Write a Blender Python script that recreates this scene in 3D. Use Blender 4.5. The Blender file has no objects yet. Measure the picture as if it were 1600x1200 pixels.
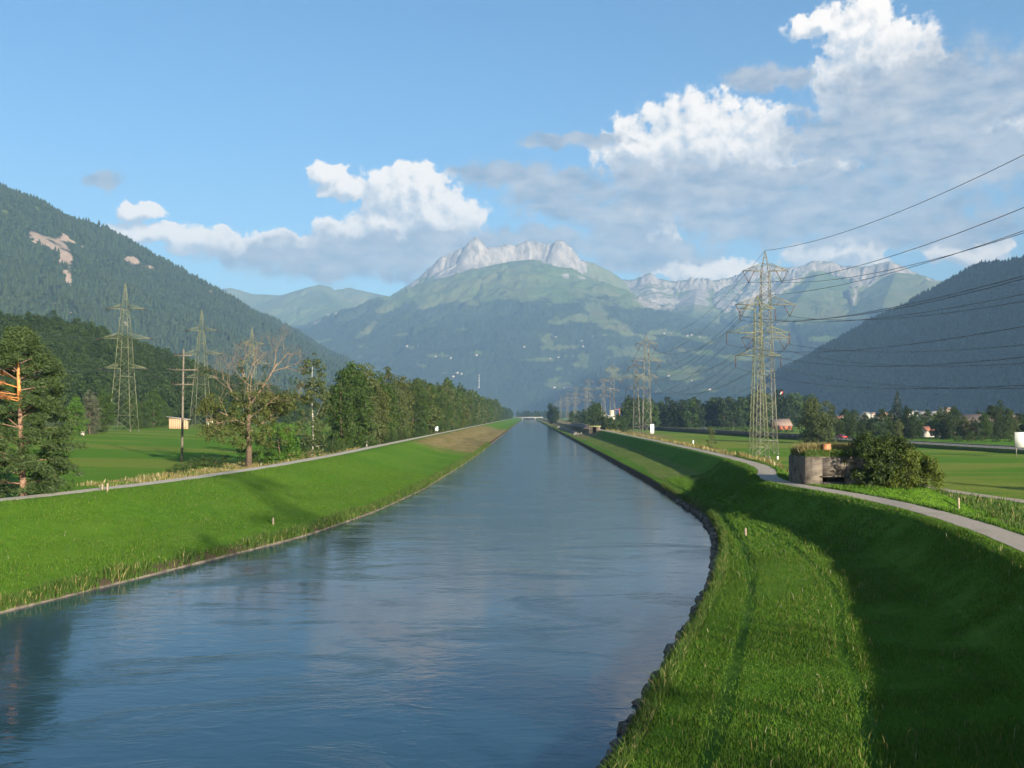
import bpy, math, random
import numpy as np
from mathutils import Vector, Matrix, Euler

scene = bpy.context.scene
C = scene.collection
rnd = random.Random(7)
rng = np.random.default_rng(11)
R_ = math.radians
PI = math.pi

# ------------------------------------------------------------------ camera
F = 1560.0                       # focal length in pixels of a 1600 px wide frame
CAM = Vector((0.0, 0.0, 9.6))
PITCH, YAW = math.atan(49 / F), math.atan(24.5 / F)
cam_data = bpy.data.cameras.new('camera')
cam_data.sensor_width = 36.0
cam_data.lens = 36.0 * F / 1600.0
cam_data.clip_start = 0.3
cam_data.clip_end = 60000
cam = bpy.data.objects.new('camera', cam_data)
cam.location = CAM
cam.rotation_euler = (PI / 2 + PITCH, 0, YAW)
C.objects.link(cam)
scene.camera = cam
ROT = Euler((PI / 2 + PITCH, 0, YAW)).to_matrix()
ROTN = np.array(ROT)

# ------------------------------------------------------------------ light
SUN_EL = R_(14.0)
SUN_H = Vector((0.53, -0.848)).normalized()
sun_dir = Vector((SUN_H.x * math.cos(SUN_EL), SUN_H.y * math.cos(SUN_EL), math.sin(SUN_EL)))
sl = bpy.data.lights.new('sun', 'SUN')
sl.energy = 5.0
sl.angle = R_(0.55)
sl.color = (1.0, 0.9, 0.73)
sun = bpy.data.objects.new('sun', sl)
sun.rotation_euler = sun_dir.to_track_quat('Z', 'Y').to_euler()
sun.location = (60, -80, 120)
C.objects.link(sun)

scene.view_settings.view_transform = 'Standard'
scene.view_settings.look = 'None'
EXPO = 1.45
scene.view_settings.exposure = EXPO
scene.view_settings.gamma = 1.0
scene.view_settings.use_curve_mapping = False
cy = scene.cycles
cy.use_denoising = True
try:
    cy.denoiser = 'OPENIMAGEDENOISE'
except Exception:
    pass
cy.use_adaptive_sampling = True
cy.adaptive_threshold = 0.025
cy.max_bounces = 5
cy.diffuse_bounces = 2
cy.glossy_bounces = 3
cy.transmission_bounces = 2
cy.volume_bounces = 0
cy.transparent_max_bounces = 6
cy.sample_clamp_indirect = 4.0


# ------------------------------------------------------------------ node helper
class N:
    def __init__(s, nt):
        s.nt = nt

    def put(s, sock, v):
        if v is None:
            return
        if isinstance(v, bpy.types.NodeSocket):
            s.nt.links.new(v, sock)
        else:
            if sock.type == 'RGBA' and hasattr(v, '__len__') and len(v) == 3:
                v = (*v, 1)
            sock.default_value = v

    def node(s, t, **kw):
        n = s.nt.nodes.new(t)
        for k, v in kw.items():
            setattr(n, k, v)
        return n

    def math(s, op, a, b=None, c=None, clamp=False):
        n = s.node('ShaderNodeMath', operation=op)
        n.use_clamp = clamp
        for i, v in enumerate((a, b, c)):
            s.put(n.inputs[i], v)
        return n.outputs[0]

    def vmath(s, op, a, b=None, c=None, out=0):
        n = s.node('ShaderNodeVectorMath', operation=op)
        for i, v in enumerate((a, b, c)):
            if v is not None:
                if op == 'SCALE' and i == 1:
                    s.put(n.inputs['Scale'], v)
                else:
                    s.put(n.inputs[i], v)
        return n.outputs[out]

    def noise(s, vec, scale, detail=4, rough=0.55, dist=0.0, color=False, dim='3D'):
        n = s.node('ShaderNodeTexNoise', noise_dimensions=dim)
        s.put(n.inputs['Vector'], vec)
        n.inputs['Scale'].default_value = scale
        n.inputs['Detail'].default_value = detail
        n.inputs['Roughness'].default_value = rough
        n.inputs['Distortion'].default_value = dist
        return n.outputs['Color' if color else 'Fac']

    def mix(s, f, a, b, blend='MIX'):
        n = s.node('ShaderNodeMix', data_type='RGBA', blend_type=blend)
        s.put(n.inputs[0], f)
        s.put(n.inputs[6], a)
        s.put(n.inputs[7], b)
        return n.outputs[2]

    def mapr(s, v, a, b, c=0.0, d=1.0, smooth=False):
        n = s.node('ShaderNodeMapRange')
        if smooth:
            n.interpolation_type = 'SMOOTHSTEP'
        s.put(n.inputs[0], v)
        for i, q in enumerate((a, b, c, d)):
            s.put(n.inputs[i + 1], q)
        return n.outputs[0]

    def pos(s):
        return s.node('ShaderNodeNewGeometry').outputs['Position']

    def attr(s, name):
        return s.node('ShaderNodeAttribute', attribute_name=name).outputs['Fac']

    def mapping(s, vec, scale=(1, 1, 1), rot=(0, 0, 0), loc=(0, 0, 0)):
        n = s.node('ShaderNodeMapping')
        s.put(n.inputs[0], vec)
        n.inputs['Location'].default_value = loc
        n.inputs['Rotation'].default_value = rot
        n.inputs['Scale'].default_value = scale
        return n.outputs[0]

    def bump(s, h, strength=0.5, dist=0.1, normal=None):
        n = s.node('ShaderNodeBump')
        n.inputs['Strength'].default_value = strength
        n.inputs['Distance'].default_value = dist
        s.put(n.inputs['Height'], h)
        s.put(n.inputs['Normal'], normal)
        return n.outputs[0]

    def rand(s):
        return s.node('ShaderNodeObjectInfo').outputs['Random']

    def island(s):
        return s.node('ShaderNodeNewGeometry').outputs['Random Per Island']


def new_mat(name):
    m = bpy.data.materials.new(name)
    m.use_nodes = True
    nt = m.node_tree
    nt.nodes.clear()
    n = N(nt)
    out = n.node('ShaderNodeOutputMaterial')
    return m, n, out


def principled(n, out, color, rough=0.8, normal=None, spec=0.3, metal=0.0):
    b = n.node('ShaderNodeBsdfPrincipled')
    n.put(b.inputs['Base Color'], color)
    n.put(b.inputs['Roughness'], rough)
    n.put(b.inputs['Metallic'], metal)
    b.inputs['Specular IOR Level'].default_value = spec
    n.put(b.inputs['Normal'], normal)
    n.nt.links.new(b.outputs[0], out.inputs['Surface'])
    return b


def simple_mat(name, col, var=0.25, scale=1.5, rough=0.8, spec=0.3, metal=0.0, bump=0.0):
    m, n, out = new_mat(name)
    p = n.node('ShaderNodeTexCoord').outputs['Object']
    f = n.noise(p, scale, 5, 0.6)
    f = n.mapr(f, 0.3, 0.7)
    dark = tuple(c * (1 - var) for c in col)
    lite = tuple(min(1, c * (1 + var)) for c in col)
    c = n.mix(f, dark, lite)
    nor = n.bump(f, 0.4, bump) if bump else None
    principled(n, out, c, rough, nor, spec, metal)
    return m


# ------------------------------------------------------------------ pixel helpers (build time only)
def ray(px, py):
    return ROT @ Vector(((px - 800) / F, -(py - 600) / F, -1))


def at_z(px, py, z):
    d = ray(px, py)
    return CAM + d * ((z - CAM.z) / d.z)


def at_y(px, py, Y):
    d = ray(px, py)
    return CAM + d * (Y / d.y)


def project(P):
    q = (np.asarray(P) - np.array(CAM)) @ ROTN
    w = np.maximum(-q[:, 2], 1e-3)
    return 800 + F * q[:, 0] / w, 600 - F * q[:, 1] / w


# ------------------------------------------------------------------ world: sky and clouds
world = bpy.data.worlds.new('World')
scene.world = world
world.use_nodes = True
wt = world.node_tree
wt.nodes.clear()
w = N(wt)
wout = w.node('ShaderNodeOutputWorld')
bg = w.node('ShaderNodeBackground')
wt.links.new(bg.outputs[0], wout.inputs['Surface'])
SKY_STRENGTH = 0.065
bg.inputs['Strength'].default_value = SKY_STRENGTH
sky = w.node('ShaderNodeTexSky')
sky.sky_type = 'NISHITA'
sky.sun_disc = False
sky.sun_elevation = SUN_EL
sky.sun_rotation = math.atan2(SUN_H.x, SUN_H.y)
sky.altitude = 400
sky.air_density = 1.0
sky.dust_density = 0.25
sky.ozone_density = 3.0


def azel(px, py):
    d = ray(px, py).normalized()
    return math.degrees(math.atan2(d.x, d.y)), math.degrees(math.asin(d.z))


BRIGHT = [(1090, 232, 105, 58), (1150, 245, 75, 42), (1015, 243, 58, 42), (1098, 196, 42, 26), (985, 232, 26, 32),
          (1195, 252, 40, 26), (1255, 268, 62, 13), (1008, 345, 30, 36), (1030, 375, 22, 20), (1315, 398, 66, 18),
          (1100, 428, 62, 16), (1340, 48, 40, 34), (1375, 92, 58, 42), (1425, 106, 45, 22), (1275, 42, 36, 12),
          (1345, 142, 52, 46), (640, 300, 52, 30), (670, 340, 62, 40), (605, 300, 32, 26), (685, 298, 18, 22),
          (512, 272, 22, 16), (540, 296, 32, 13), (655, 372, 70, 30), (700, 385, 50, 22), (560, 368, 50, 20), (600, 345, 40, 25), (428, 384, 44, 20),
          (245, 366, 62, 13), (330, 378, 66, 15), (390, 384, 50, 16), (490, 384, 46, 16), (220, 324, 20, 12), (1530, 225, 58, 34), (1520, 395, 44, 16)]
GREY = [(1150, 306, 170, 42), (1290, 330, 170, 44), (1050, 292, 90, 32), (1420, 362, 120, 20), (975, 362, 55, 40),
        (1010, 400, 80, 20), (1450, 160, 110, 56), (1560, 142, 100, 34), (1330, 215, 80, 36), (1500, 248, 110, 34),
        (1410, 205, 80, 44), (560, 402, 150, 26), (700, 392, 120, 30), (830, 376, 80, 20), (800, 276, 72, 15),
        (880, 306, 60, 26), (480, 408, 90, 22), (900, 222, 66, 6), (1180, 122, 34, 14), (1243, 127, 22, 11),
        (170, 282, 16, 10), (870, 282, 60, 17)]

tc = w.node('ShaderNodeTexCoord').outputs['Generated']
dirn = w.vmath('NORMALIZE', tc)
sep = w.node('ShaderNodeSeparateXYZ')
wt.links.new(dirn, sep.inputs[0])
azd = w.math('MULTIPLY', w.math('ARCTAN2', sep.outputs[0], sep.outputs[1]), 180 / PI)
eld = w.math('MULTIPLY', w.math('ARCSINE', sep.outputs[2]), 180 / PI)
cmb = w.node('ShaderNodeCombineXYZ')
wt.links.new(azd, cmb.inputs[0])
wt.links.new(eld, cmb.inputs[1])
P0 = cmb.outputs[0]
K = math.degrees(1 / F)


def cloud_field(p, blobs, warp, amp, generic=True):
    """distance-like field in azimuth/elevation degrees: >0 inside a cloud"""
    big = w.noise(p, 0.38, 4, 0.6, color=True, dim='2D')
    wv = w.vmath('MULTIPLY', w.vmath('SUBTRACT', big, (0.5, 0.5, 0.5)), (warp, warp * 0.75, 0))
    q = w.vmath('ADD', p, wv)
    acc = None
    for (x, y, a, b) in blobs:
        ca, ce = azel(x, y)
        ra, re = a * K * 1.2, b * K * 1.2
        ln = w.vmath('LENGTH', w.vmath('MULTIPLY_ADD', q, (1 / ra, 1 / re, 0), (-ca / ra, -ce / re, 0)), out=1)
        acc = ln if acc is None else w.math('SMOOTH_MIN', acc, ln, 0.35)
    det = w.noise(p, 1.1, 4, 0.55, dim='2D')
    vo = w.node('ShaderNodeTexVoronoi', voronoi_dimensions='2D', feature='F1', normalize=True)
    vo.inputs['Scale'].default_value = 0.8
    vo.inputs['Detail'].default_value = 2.0
    vo.inputs['Roughness'].default_value = 0.55
    wt.links.new(q, vo.inputs['Vector'])
    det = w.math('MULTIPLY_ADD', vo.outputs['Distance'], -1.1, w.math('ADD', det, 0.42))
    d = w.math('SUBTRACT', 1.0, acc)
    d = w.math('MAXIMUM', d, -3.0)
    d = w.math('MULTIPLY_ADD', w.math('MULTIPLY', w.math('SUBTRACT', det, 0.5), w.mapr(d, -0.8, 0.0, 0.1, 1.0)), amp, d)
    if generic:                                   # the same kind of broken cloud all round, outside the valley view
        g = w.noise(w.vmath('MULTIPLY', p, (0.045, 0.11, 0)), 1.0, 5, 0.6, dim='2D')
        side = w.mapr(w.math('ABSOLUTE', p_az(p)), 33, 45, 0, 1)
        low = w.mapr(p_el(p), 22, 40, 1, 0)
        g = w.math('MULTIPLY_ADD', w.math('MULTIPLY', side, low), 0.9, w.math('MULTIPLY_ADD', g, 4.0, -3.1))
        d = w.math('MAXIMUM', d, g)
    return d


def p_az(p):
    s_ = w.node('ShaderNodeSeparateXYZ')
    wt.links.new(p, s_.inputs[0])
    return s_.outputs[0]


def p_el(p):
    s_ = w.node('ShaderNodeSeparateXYZ')
    wt.links.new(p, s_.inputs[0])
    return s_.outputs[1]


dB = cloud_field(P0, BRIGHT, 2.0, 1.25)
dB2 = cloud_field(w.vmath('ADD', P0, (0.4, 0.6, 0)), BRIGHT, 2.0, 1.25, False)
dG = cloud_field(P0, GREY, 2.6, 1.3, False)
aB = w.mapr(dB, -0.25, 0.12, 0, 0.98, True)
aG = w.mapr(dG, -0.5, 0.45, 0, 0.93, True)
shade = w.mapr(w.math('SUBTRACT', dB, dB2), -0.75, 0.65, 0, 1, True)
CB = 1.0 / (SKY_STRENGTH * 2 ** EXPO)
gtex = w.noise(w.vmath('MULTIPLY', P0, (1, 2.2, 0)), 0.5, 5, 0.6, dim='2D')
c_lit, c_shd = (1.32 * CB, 1.2 * CB, 1.06 * CB), (0.55 * CB, 0.6 * CB, 0.68 * CB)
ccol = w.mix(shade, c_shd, c_lit)
gcol = w.mix(w.mapr(gtex, 0.3, 0.72), (0.24 * CB, 0.3 * CB, 0.41 * CB), (0.62 * CB, 0.6 * CB, 0.6 * CB))
hs = w.node('ShaderNodeHueSaturation')
hs.inputs['Saturation'].default_value = 1.2
hs.inputs['Value'].default_value = 0.94
wt.links.new(sky.outputs[0], hs.inputs['Color'])
skycol = w.mix(aB, hs.outputs[0], ccol)
# grey decks lie in front of the lit towers' feet
skycol = w.mix(aG, skycol, gcol)
wt.links.new(skycol, bg.inputs['Color'])


# ------------------------------------------------------------------ numpy noise
_perm = np.random.default_rng(3).permutation(512).astype(np.int64)
_perm = np.concatenate([_perm, _perm, _perm])
_ga = np.random.default_rng(4).uniform(0, 2 * PI, 512)
_gx, _gy = np.cos(_ga), np.sin(_ga)


def perlin(x, y):
    x = np.asarray(x, float)
    y = np.asarray(y, float)
    xi, yi = np.floor(x).astype(np.int64), np.floor(y).astype(np.int64)
    xf, yf = x - xi, y - yi
    u, v = xf * xf * xf * (xf * (xf * 6 - 15) + 10), yf * yf * yf * (yf * (yf * 6 - 15) + 10)
    xi &= 511
    yi &= 511

    def g(ix, iy, dx, dy):
        h = _perm[_perm[ix & 511] + (iy & 511)]
        return _gx[h] * dx + _gy[h] * dy
    a, b = g(xi, yi, xf, yf), g(xi + 1, yi, xf - 1, yf)
    c, d = g(xi, yi + 1, xf, yf - 1), g(xi + 1, yi + 1, xf - 1, yf - 1)
    return (a + u * (b - a)) + v * ((c + u * (d - c)) - (a + u * (b - a)))


def fbm(x, y, octv=5, gain=0.5, lac=2.03):
    s, a, t = 0.0, 1.0, 0.0
    for i in range(octv):
        s = s + a * perlin(x + 17.3 * i, y - 9.1 * i)
        t += a
        a *= gain
        x, y = x * lac, y * lac
    return s / t * 1.5


def ridged(x, y, octv=5, gain=0.55, lac=2.07):
    s, a, t = 0.0, 1.0, 0.0
    for i in range(octv):
        s = s + a * (1 - 2.2 * np.abs(perlin(x + 31.7 * i, y + 5.3 * i)))
        t += a
        a *= gain
        x, y = x * lac, y * lac
    return s / t


# ------------------------------------------------------------------ mesh helpers
def mesh_np(name, verts, faces, mats=(), mat_idx=None, smooth=False, attrs=None):
    """faces: list of arrays (n,3) or (n,4)"""
    me = bpy.data.meshes.new(name)
    verts = np.asarray(verts, np.float32).reshape(-1, 3)
    if not isinstance(faces, (list, tuple)):
        faces = [faces]
    faces = [np.asarray(f, np.int32) for f in faces if len(f)]
    me.vertices.add(len(verts))
    me.vertices.foreach_set('co', verts.ravel())
    if faces:
        loops = np.concatenate([f.ravel() for f in faces])
        sizes = np.concatenate([np.full(len(f), f.shape[1], np.int32) for f in faces])
        starts = np.concatenate([[0], np.cumsum(sizes)[:-1]]).astype(np.int32)
        me.loops.add(len(loops))
        me.polygons.add(len(sizes))
        me.loops.foreach_set('vertex_index', loops)
        me.polygons.foreach_set('loop_start', starts)
        if smooth:
            me.polygons.foreach_set('use_smooth', np.ones(len(sizes), bool))
        if mat_idx is not None:
            me.polygons.foreach_set('material_index', np.asarray(mat_idx, np.int32))
    for m in mats:
        me.materials.append(m)
    if attrs:
        for k, v in attrs.items():
            a = me.attributes.new(k, 'FLOAT', 'POINT')
            a.data.foreach_set('value', np.asarray(v, np.float32))
    me.update(calc_edges=True)
    return me


def link(name, me, parent=None, loc=None, rot=None, scale=None):
    o = bpy.data.objects.new(name, me)
    C.objects.link(o)
    if parent is not None:
        o.parent = parent
    if loc is not None:
        o.location = loc
    if rot is not None:
        o.rotation_euler = rot
    if scale is not None:
        o.scale = scale
    return o


def tag(o, label=None, cat=None, group=None, kind=None):
    if label:
        o['label'] = label
    if cat:
        o['category'] = cat
    if group:
        o['group'] = group
    if kind:
        o['kind'] = kind
    return o


def thing(name, loc, label, cat, group=None, rz=0.0, scale=None):
    o = bpy.data.objects.new(name, None)
    o.empty_display_size = 0.5
    C.objects.link(o)
    o.location = loc
    o.rotation_euler = (0, 0, rz)
    if scale is not None:
        o.scale = (scale,) * 3 if not hasattr(scale, '__len__') else scale
    return tag(o, label, cat, group)


def copy_tree(root, loc, rz=0.0, scale=1.0, label=None, group=None, cat=None):
    r = root.copy()
    C.objects.link(r)
    r.location = loc
    r.rotation_euler = (0, 0, rz)
    r.scale = (scale,) * 3 if not hasattr(scale, '__len__') else scale
    tag(r, label, cat, group)
    for ch in root.children:
        c = ch.copy()
        C.objects.link(c)
        c.parent = r
        for g in ch.children:
            d = g.copy()
            C.objects.link(d)
            d.parent = c
    return r


class MB:
    """collects boxes, bars, tubes into one mesh"""
    def __init__(s):
        s.v, s.q, s.t, s.n = [], [], [], 0

    def add(s, v, q=(), t=()):
        v = np.asarray(v, float).reshape(-1, 3)
        s.v.append(v)
        if len(q):
            s.q.append(np.asarray(q, int) + s.n)
        if len(t):
            s.t.append(np.asarray(t, int) + s.n)
        s.n += len(v)

    def box(s, c, d, rz=0.0):
        x, y, z = d[0] / 2, d[1] / 2, d[2] / 2
        v = np.array([(-x, -y, -z), (x, -y, -z), (x, y, -z), (-x, y, -z), (-x, -y, z), (x, -y, z), (x, y, z), (-x, y, z)])
        if rz:
            cs, sn = math.cos(rz), math.sin(rz)
            v = np.stack([v[:, 0] * cs - v[:, 1] * sn, v[:, 0] * sn + v[:, 1] * cs, v[:, 2]], 1)
        s.add(v + np.array(c), [(0, 3, 2, 1), (4, 5, 6, 7), (0, 1, 5, 4), (1, 2, 6, 5), (2, 3, 7, 6), (3, 0, 4, 7)])

    def bar(s, a, b, w, h=None):
        a, b = np.array(a, float), np.array(b, float)
        d = b - a
        L = np.linalg.norm(d)
        if L < 1e-6:
            return
        d /= L
        up = np.array((0, 0, 1.0)) if abs(d[2]) < 0.95 else np.array((0, 1.0, 0))
        s1 = np.cross(d, up)
        s1 /= np.linalg.norm(s1)
        s2 = np.cross(s1, d)
        w2, h2 = w / 2, (h or w) / 2
        off = [-s1 * w2 - s2 * h2, s1 * w2 - s2 * h2, s1 * w2 + s2 * h2, -s1 * w2 + s2 * h2]
        s.add([a + o for o in off] + [b + o for o in off],
              [(0, 3, 2, 1), (4, 5, 6, 7), (0, 1, 5, 4), (1, 2, 6, 5), (2, 3, 7, 6), (3, 0, 4, 7)])

    def tube(s, pts, rad, k=6, cap=True):
        pts = np.asarray(pts, float)
        n = len(pts)
        rad = np.broadcast_to(np.asarray(rad, float), (n,))
        tg = np.gradient(pts, axis=0)
        tg /= np.linalg.norm(tg, axis=1)[:, None] + 1e-9
        up = np.array((0, 0, 1.0)) if abs(tg[0][2]) < 0.9 else np.array((1.0, 0, 0))
        s1 = np.cross(tg, up)
        s1 /= np.linalg.norm(s1, axis=1)[:, None] + 1e-9
        s2 = np.cross(s1, tg)
        a = np.arange(k) * 2 * PI / k
        ring = (s1[:, None, :] * np.cos(a)[None, :, None] + s2[:, None, :] * np.sin(a)[None, :, None]) * rad[:, None, None] + pts[:, None, :]
        q = []
        for i in range(n - 1):
            for j in range(k):
                q.append((i * k + j, i * k + (j + 1) % k, (i + 1) * k + (j + 1) % k, (i + 1) * k + j))
        t = []
        if cap and k == 4:
            q.append((3, 2, 1, 0))
            q.append(tuple((n - 1) * k + j for j in range(4)))
        elif cap:
            for j in range(1, k - 1):
                t.append((0, j + 1, j))
                t.append(((n - 1) * k, (n - 1) * k + j, (n - 1) * k + j + 1))
        s.add(ring.reshape(-1, 3), q, t)

    def arrays(s):
        f = []
        if s.q:
            f.append(np.concatenate(s.q))
        if s.t:
            f.append(np.concatenate(s.t))
        return (np.concatenate(s.v) if s.v else np.zeros((0, 3))), f

    def build(s, name, mat, parent=None, loc=None, rot=None, smooth=False):
        v, f = s.arrays()
        return link(name, mesh_np(name, v, f, [mat], smooth=smooth), parent, loc, rot)


def grid_faces(nr, nc):
    i = np.arange(nr - 1)[:, None] * nc + np.arange(nc - 1)[None, :]
    i = i.ravel()
    return np.stack([i, i + 1, i + nc + 1, i + nc], 1)


# ------------------------------------------------------------------ the river's plan and the ground
def ip(y, ks):
    ks = np.array(ks, float)
    return np.interp(y, ks[:, 0], ks[:, 1])


def smooth_ip(ks):
    yy = np.arange(-140, 600, 1.0)
    v = ip(yy, ks)
    k = np.hanning(19)
    k /= k.sum()
    v2 = np.convolve(np.pad(v, 9, mode='reflect', reflect_type='odd'), k, 'valid')
    return lambda y: np.interp(y, yy, v2)


Lf = smooth_ip([(-140, -97), (0, -41), (20, -34.5), (48.5, -25.6), (65, -21.4), (79, -17.8), (100, -15.2), (130, -13.6), (190, -12.7), (260, -12.3), (600, -12.3)])
Rf = smooth_ip([(-140, -54), (0, -5.6), (27.2, 2.2), (36, 4.7), (48, 8.1), (57, 10.5), (67.8, 12.8), (80, 15), (93, 16.4), (106, 16.7), (129, 17.0), (250, 17.3), (600, 17.3)])
PLf = smooth_ip([(-140, -105), (0, -62), (40, -48), (71.5, -37.8), (82.7, -35), (97, -32.6), (117, -30.8), (151, -29.8), (600, -29.8)])
PRf = smooth_ip([(-140, -40), (0, 9), (15, 14.5), (30, 19.5), (47.8, 23.7), (60, 25.3), (70, 25.5), (80, 24.7), (88, 23.2), (95, 23.0), (103, 24.4), (112, 26.8), (125, 28.5), (145, 29.4), (170, 30), (250, 31), (600, 31)])


def sstep(a, b, x):
    t = np.clip((x - a) / (b - a), 0, 1)
    return t * t * (3 - 2 * t)


def ground_z(x, y, detail=True):
    x = np.asarray(x, float)
    y = np.asarray(y, float)
    x, y = np.broadcast_arrays(x, y)
    L, Rr, PL, PR = Lf(y), Rf(y), PLf(y), PRf(y)
    z = np.full(x.shape, -2.2)
    far = sstep(420, 900, y)
    # left bank: u = 0 at the water's edge, 1 at the path shoulder
    u = (L - x) / np.maximum(L - (PL + 1.5), 1)
    zl = np.interp(u, [-0.12, -0.03, 0.0, 0.025, 0.3, 0.5, 0.93, 1.0], [-2.2, -0.5, 0.12, 0.42, 1.0, 1.55, 3.4, 3.5])
    v = PL - x
    # meadow behind the left dyke, rising towards the wooded hill
    mead = 2.5 + sstep(12, 110, v) * 2.6 + sstep(110, 900, v) * 6
    zl2 = np.interp(v, [1.2, 2.2, 6, 8.5, 13], [3.5, 3.35, 2.3, 2.1, 2.5])
    zl2 = np.where(v > 13, mead, zl2)
    z = np.where(x < L + 2.5, zl, z)
    z = np.where(v > 1.2, zl2, z)
    # right bank
    s = x - Rr
    foot = np.maximum(PR - 5.1 - Rr, 2.5)
    zr = np.interp(s, [-2.5, -0.6, 0.0, 0.4], [-2.2, -0.5, 0.25, 0.62])
    zr = np.where(s > 0.4, 0.62 + 0.66 * np.clip((s - 0.4) / (foot - 0.4), 0, 1), zr)
    t = x - PR
    zr = np.where(s > foot, np.interp(t, [-5.1, -4.5, -1.9, -1.3, 1.3], [1.28, 1.5, 3.32, 3.5, 3.5]), zr)
    zback = np.interp(t, [1.3, 2.0, 5.6, 7.5], [3.5, 3.4, 1.35, 1.05])
    zback = zback - 0.85 * np.exp(-((x - 39.3 - 0.5 * np.sin(y * 0.07)) / 2.0) ** 4) * sstep(140, 128, y)
    zr = np.where(t > 1.3, zback, zr)
    # the shelf the bunker stands on
    d = np.maximum(np.maximum(22.6 - x, x - 33.5), np.maximum(84.0 - y, y - 97.0))
    zr = np.where(t > 0, np.maximum(zr, 3.5 - np.clip(d, 0, 5) * 0.5), zr)
    zr = zr - far * np.clip(zr - 1.6, 0, 9) * 0.35 * (t < 4)
    z = np.where(x > Rr - 2.5, np.maximum(zr, z), z)
    if detail:
        n = fbm(x * 0.35, y * 0.35, 3) * 0.07 + fbm(x * 0.09, y * 0.09, 2) * 0.1
        on = ((x < L - 1.0) & (np.abs(v) > 1.6)) | ((x > Rr + 1.0) & (np.abs(t) > 1.4))
        z = z + np.where(on, n, 0) * sstep(600, 200, y)
    return z


def gz(x, y):
    return float(ground_z(np.array([x]), np.array([y]))[0])


def at_ground(px, py):
    d = ray(px, py)
    t0, step, prev = 20.0, 0.5, 20.0
    t = t0
    while t < 6000:
        p = CAM + d * t
        if p.z < gz(p.x, p.y):
            return p
        t += max(0.3, t * 0.004)
    return CAM + d * t


ys = [-80.0]
while ys[-1] < 13500:
    y0 = ys[-1]
    ys.append(y0 + (1.0 if y0 < 130 else max(1.0, y0 * 0.011)))
ys = np.array(ys)
offL = -np.array([9000, 6000, 4000, 2600, 1700, 1200, 850, 600, 450, 350, 280, 230, 190, 160, 136, 116, 100, 87, 76, 67, 59, 52, 46, 41, 37, 33, 29.5, 26, 23, 20, 17.5, 15, 13, 11.5, 10, 8.5, 7.2, 6, 5, 4, 3, 2.2, 1.6, 1.2, 0.4])
offR = np.array([0.4, 1.3, 1.7, 2.2, 3, 4, 5, 5.6, 6.5, 7.5, 8.5, 9.5, 10.5, 11.5, 12.2, 13, 13.8, 14.6, 15.4, 16.2, 17, 18, 19, 20.5, 22, 24, 28, 33, 39, 46, 54, 63, 74, 87, 102, 120, 142, 170, 205, 250, 320, 420, 560, 750, 1000, 1500, 2400, 4000, 6500, 9000])
rows = []
for y in ys:
    L, Rr, PL, PR = float(Lf(y)), float(Rf(y)), float(PLf(y)), float(PRf(y))
    mid1 = PL + 0.4 + (L - PL - 0.4) * np.linspace(0, 1, 34)[0:-1] ** 0.92
    bed = np.array([L - 0.25, L, L + 0.5, L + 2.4, (L + Rr) / 2, Rr - 2.4, Rr - 0.5, Rr, Rr + 0.4])
    f = max(PR - 5.1, Rr + 2.6)
    mid2 = np.concatenate([Rr + 0.4 + (f - Rr - 0.4) * np.linspace(0, 1, 16)[1:-1], f + (PR - 0.4 - f) * np.linspace(0, 1, 14)])
    rows.append(np.sort(np.concatenate([PL + offL, mid1, bed, mid2, PR + offR])))
gx = np.array(rows)
gy = np.repeat(ys[:, None], gx.shape[1], 1)
gzv = ground_z(gx, gy)
nr, nc = gx.shape
fx, fy = gx.ravel(), gy.ravel()
Lr, Rr_, PLr, PRr = Lf(fy), Rf(fy), PLf(fy), PRf(fy)
nz = fbm(fx * 0.05, fy * 0.02, 4)
nz2 = fbm(fx * 0.25 + 9, fy * 0.12, 4)
dry = np.zeros(len(fx))
# the parched stretch of the left bank, the building site on the right bank, the rough ditch behind the left dyke
dry = np.maximum(dry, sstep(225, 262, fy + nz * 40) * sstep(700, 560, fy + nz * 90) * (fx > PLr + 2 + nz2 * 2) * (fx < Lr))
dry = np.maximum(dry, sstep(330, 420, fy + nz * 60) * (fx > PRr - 11 + nz2 * 6) * (fx < PRr + 25) * sstep(3000, 1500, fy) * 0.9)
vd = PLr - fx
dry = np.maximum(dry, (vd > 2.5) * (vd < 14) * sstep(95, 110, fy) * sstep(230, 170, fy) * np.clip(0.5 + nz2 * 1.6, 0, 1) * 0.8)
dry = np.maximum(dry, 0.75 * ((fx > Lr - 1.0) & (fx < Lr + 1)) * np.clip(0.5 + nz2, 0, 1))
ts = fx - PRr
dry = np.maximum(dry, 0.42 * (ts > -11 - nz * 2) * (ts < -4.6) * sstep(110, 135, fy))
dry = np.maximum(dry, (ts > 4.0) * (ts < 7.5) * np.clip(0.5 + nz2 * 2, 0, 1) * 0.8)
mud = np.zeros(len(fx))
mud = np.maximum(mud, (np.abs(fx - 39.0) < 1.9) * sstep(105, 90, fy) * np.clip(0.75 + nz2, 0, 1))
mud = np.maximum(mud, (np.abs(ts + 2.0) < 8) * sstep(395, 440, fy) * sstep(900, 700, fy) * np.clip(nz2 * 3, 0, 1) * 0.8)
mud = np.maximum(mud, ((fx > Lr - 0.6) & (fx < Rr_ + 0.7)) * 1.0)
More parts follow.
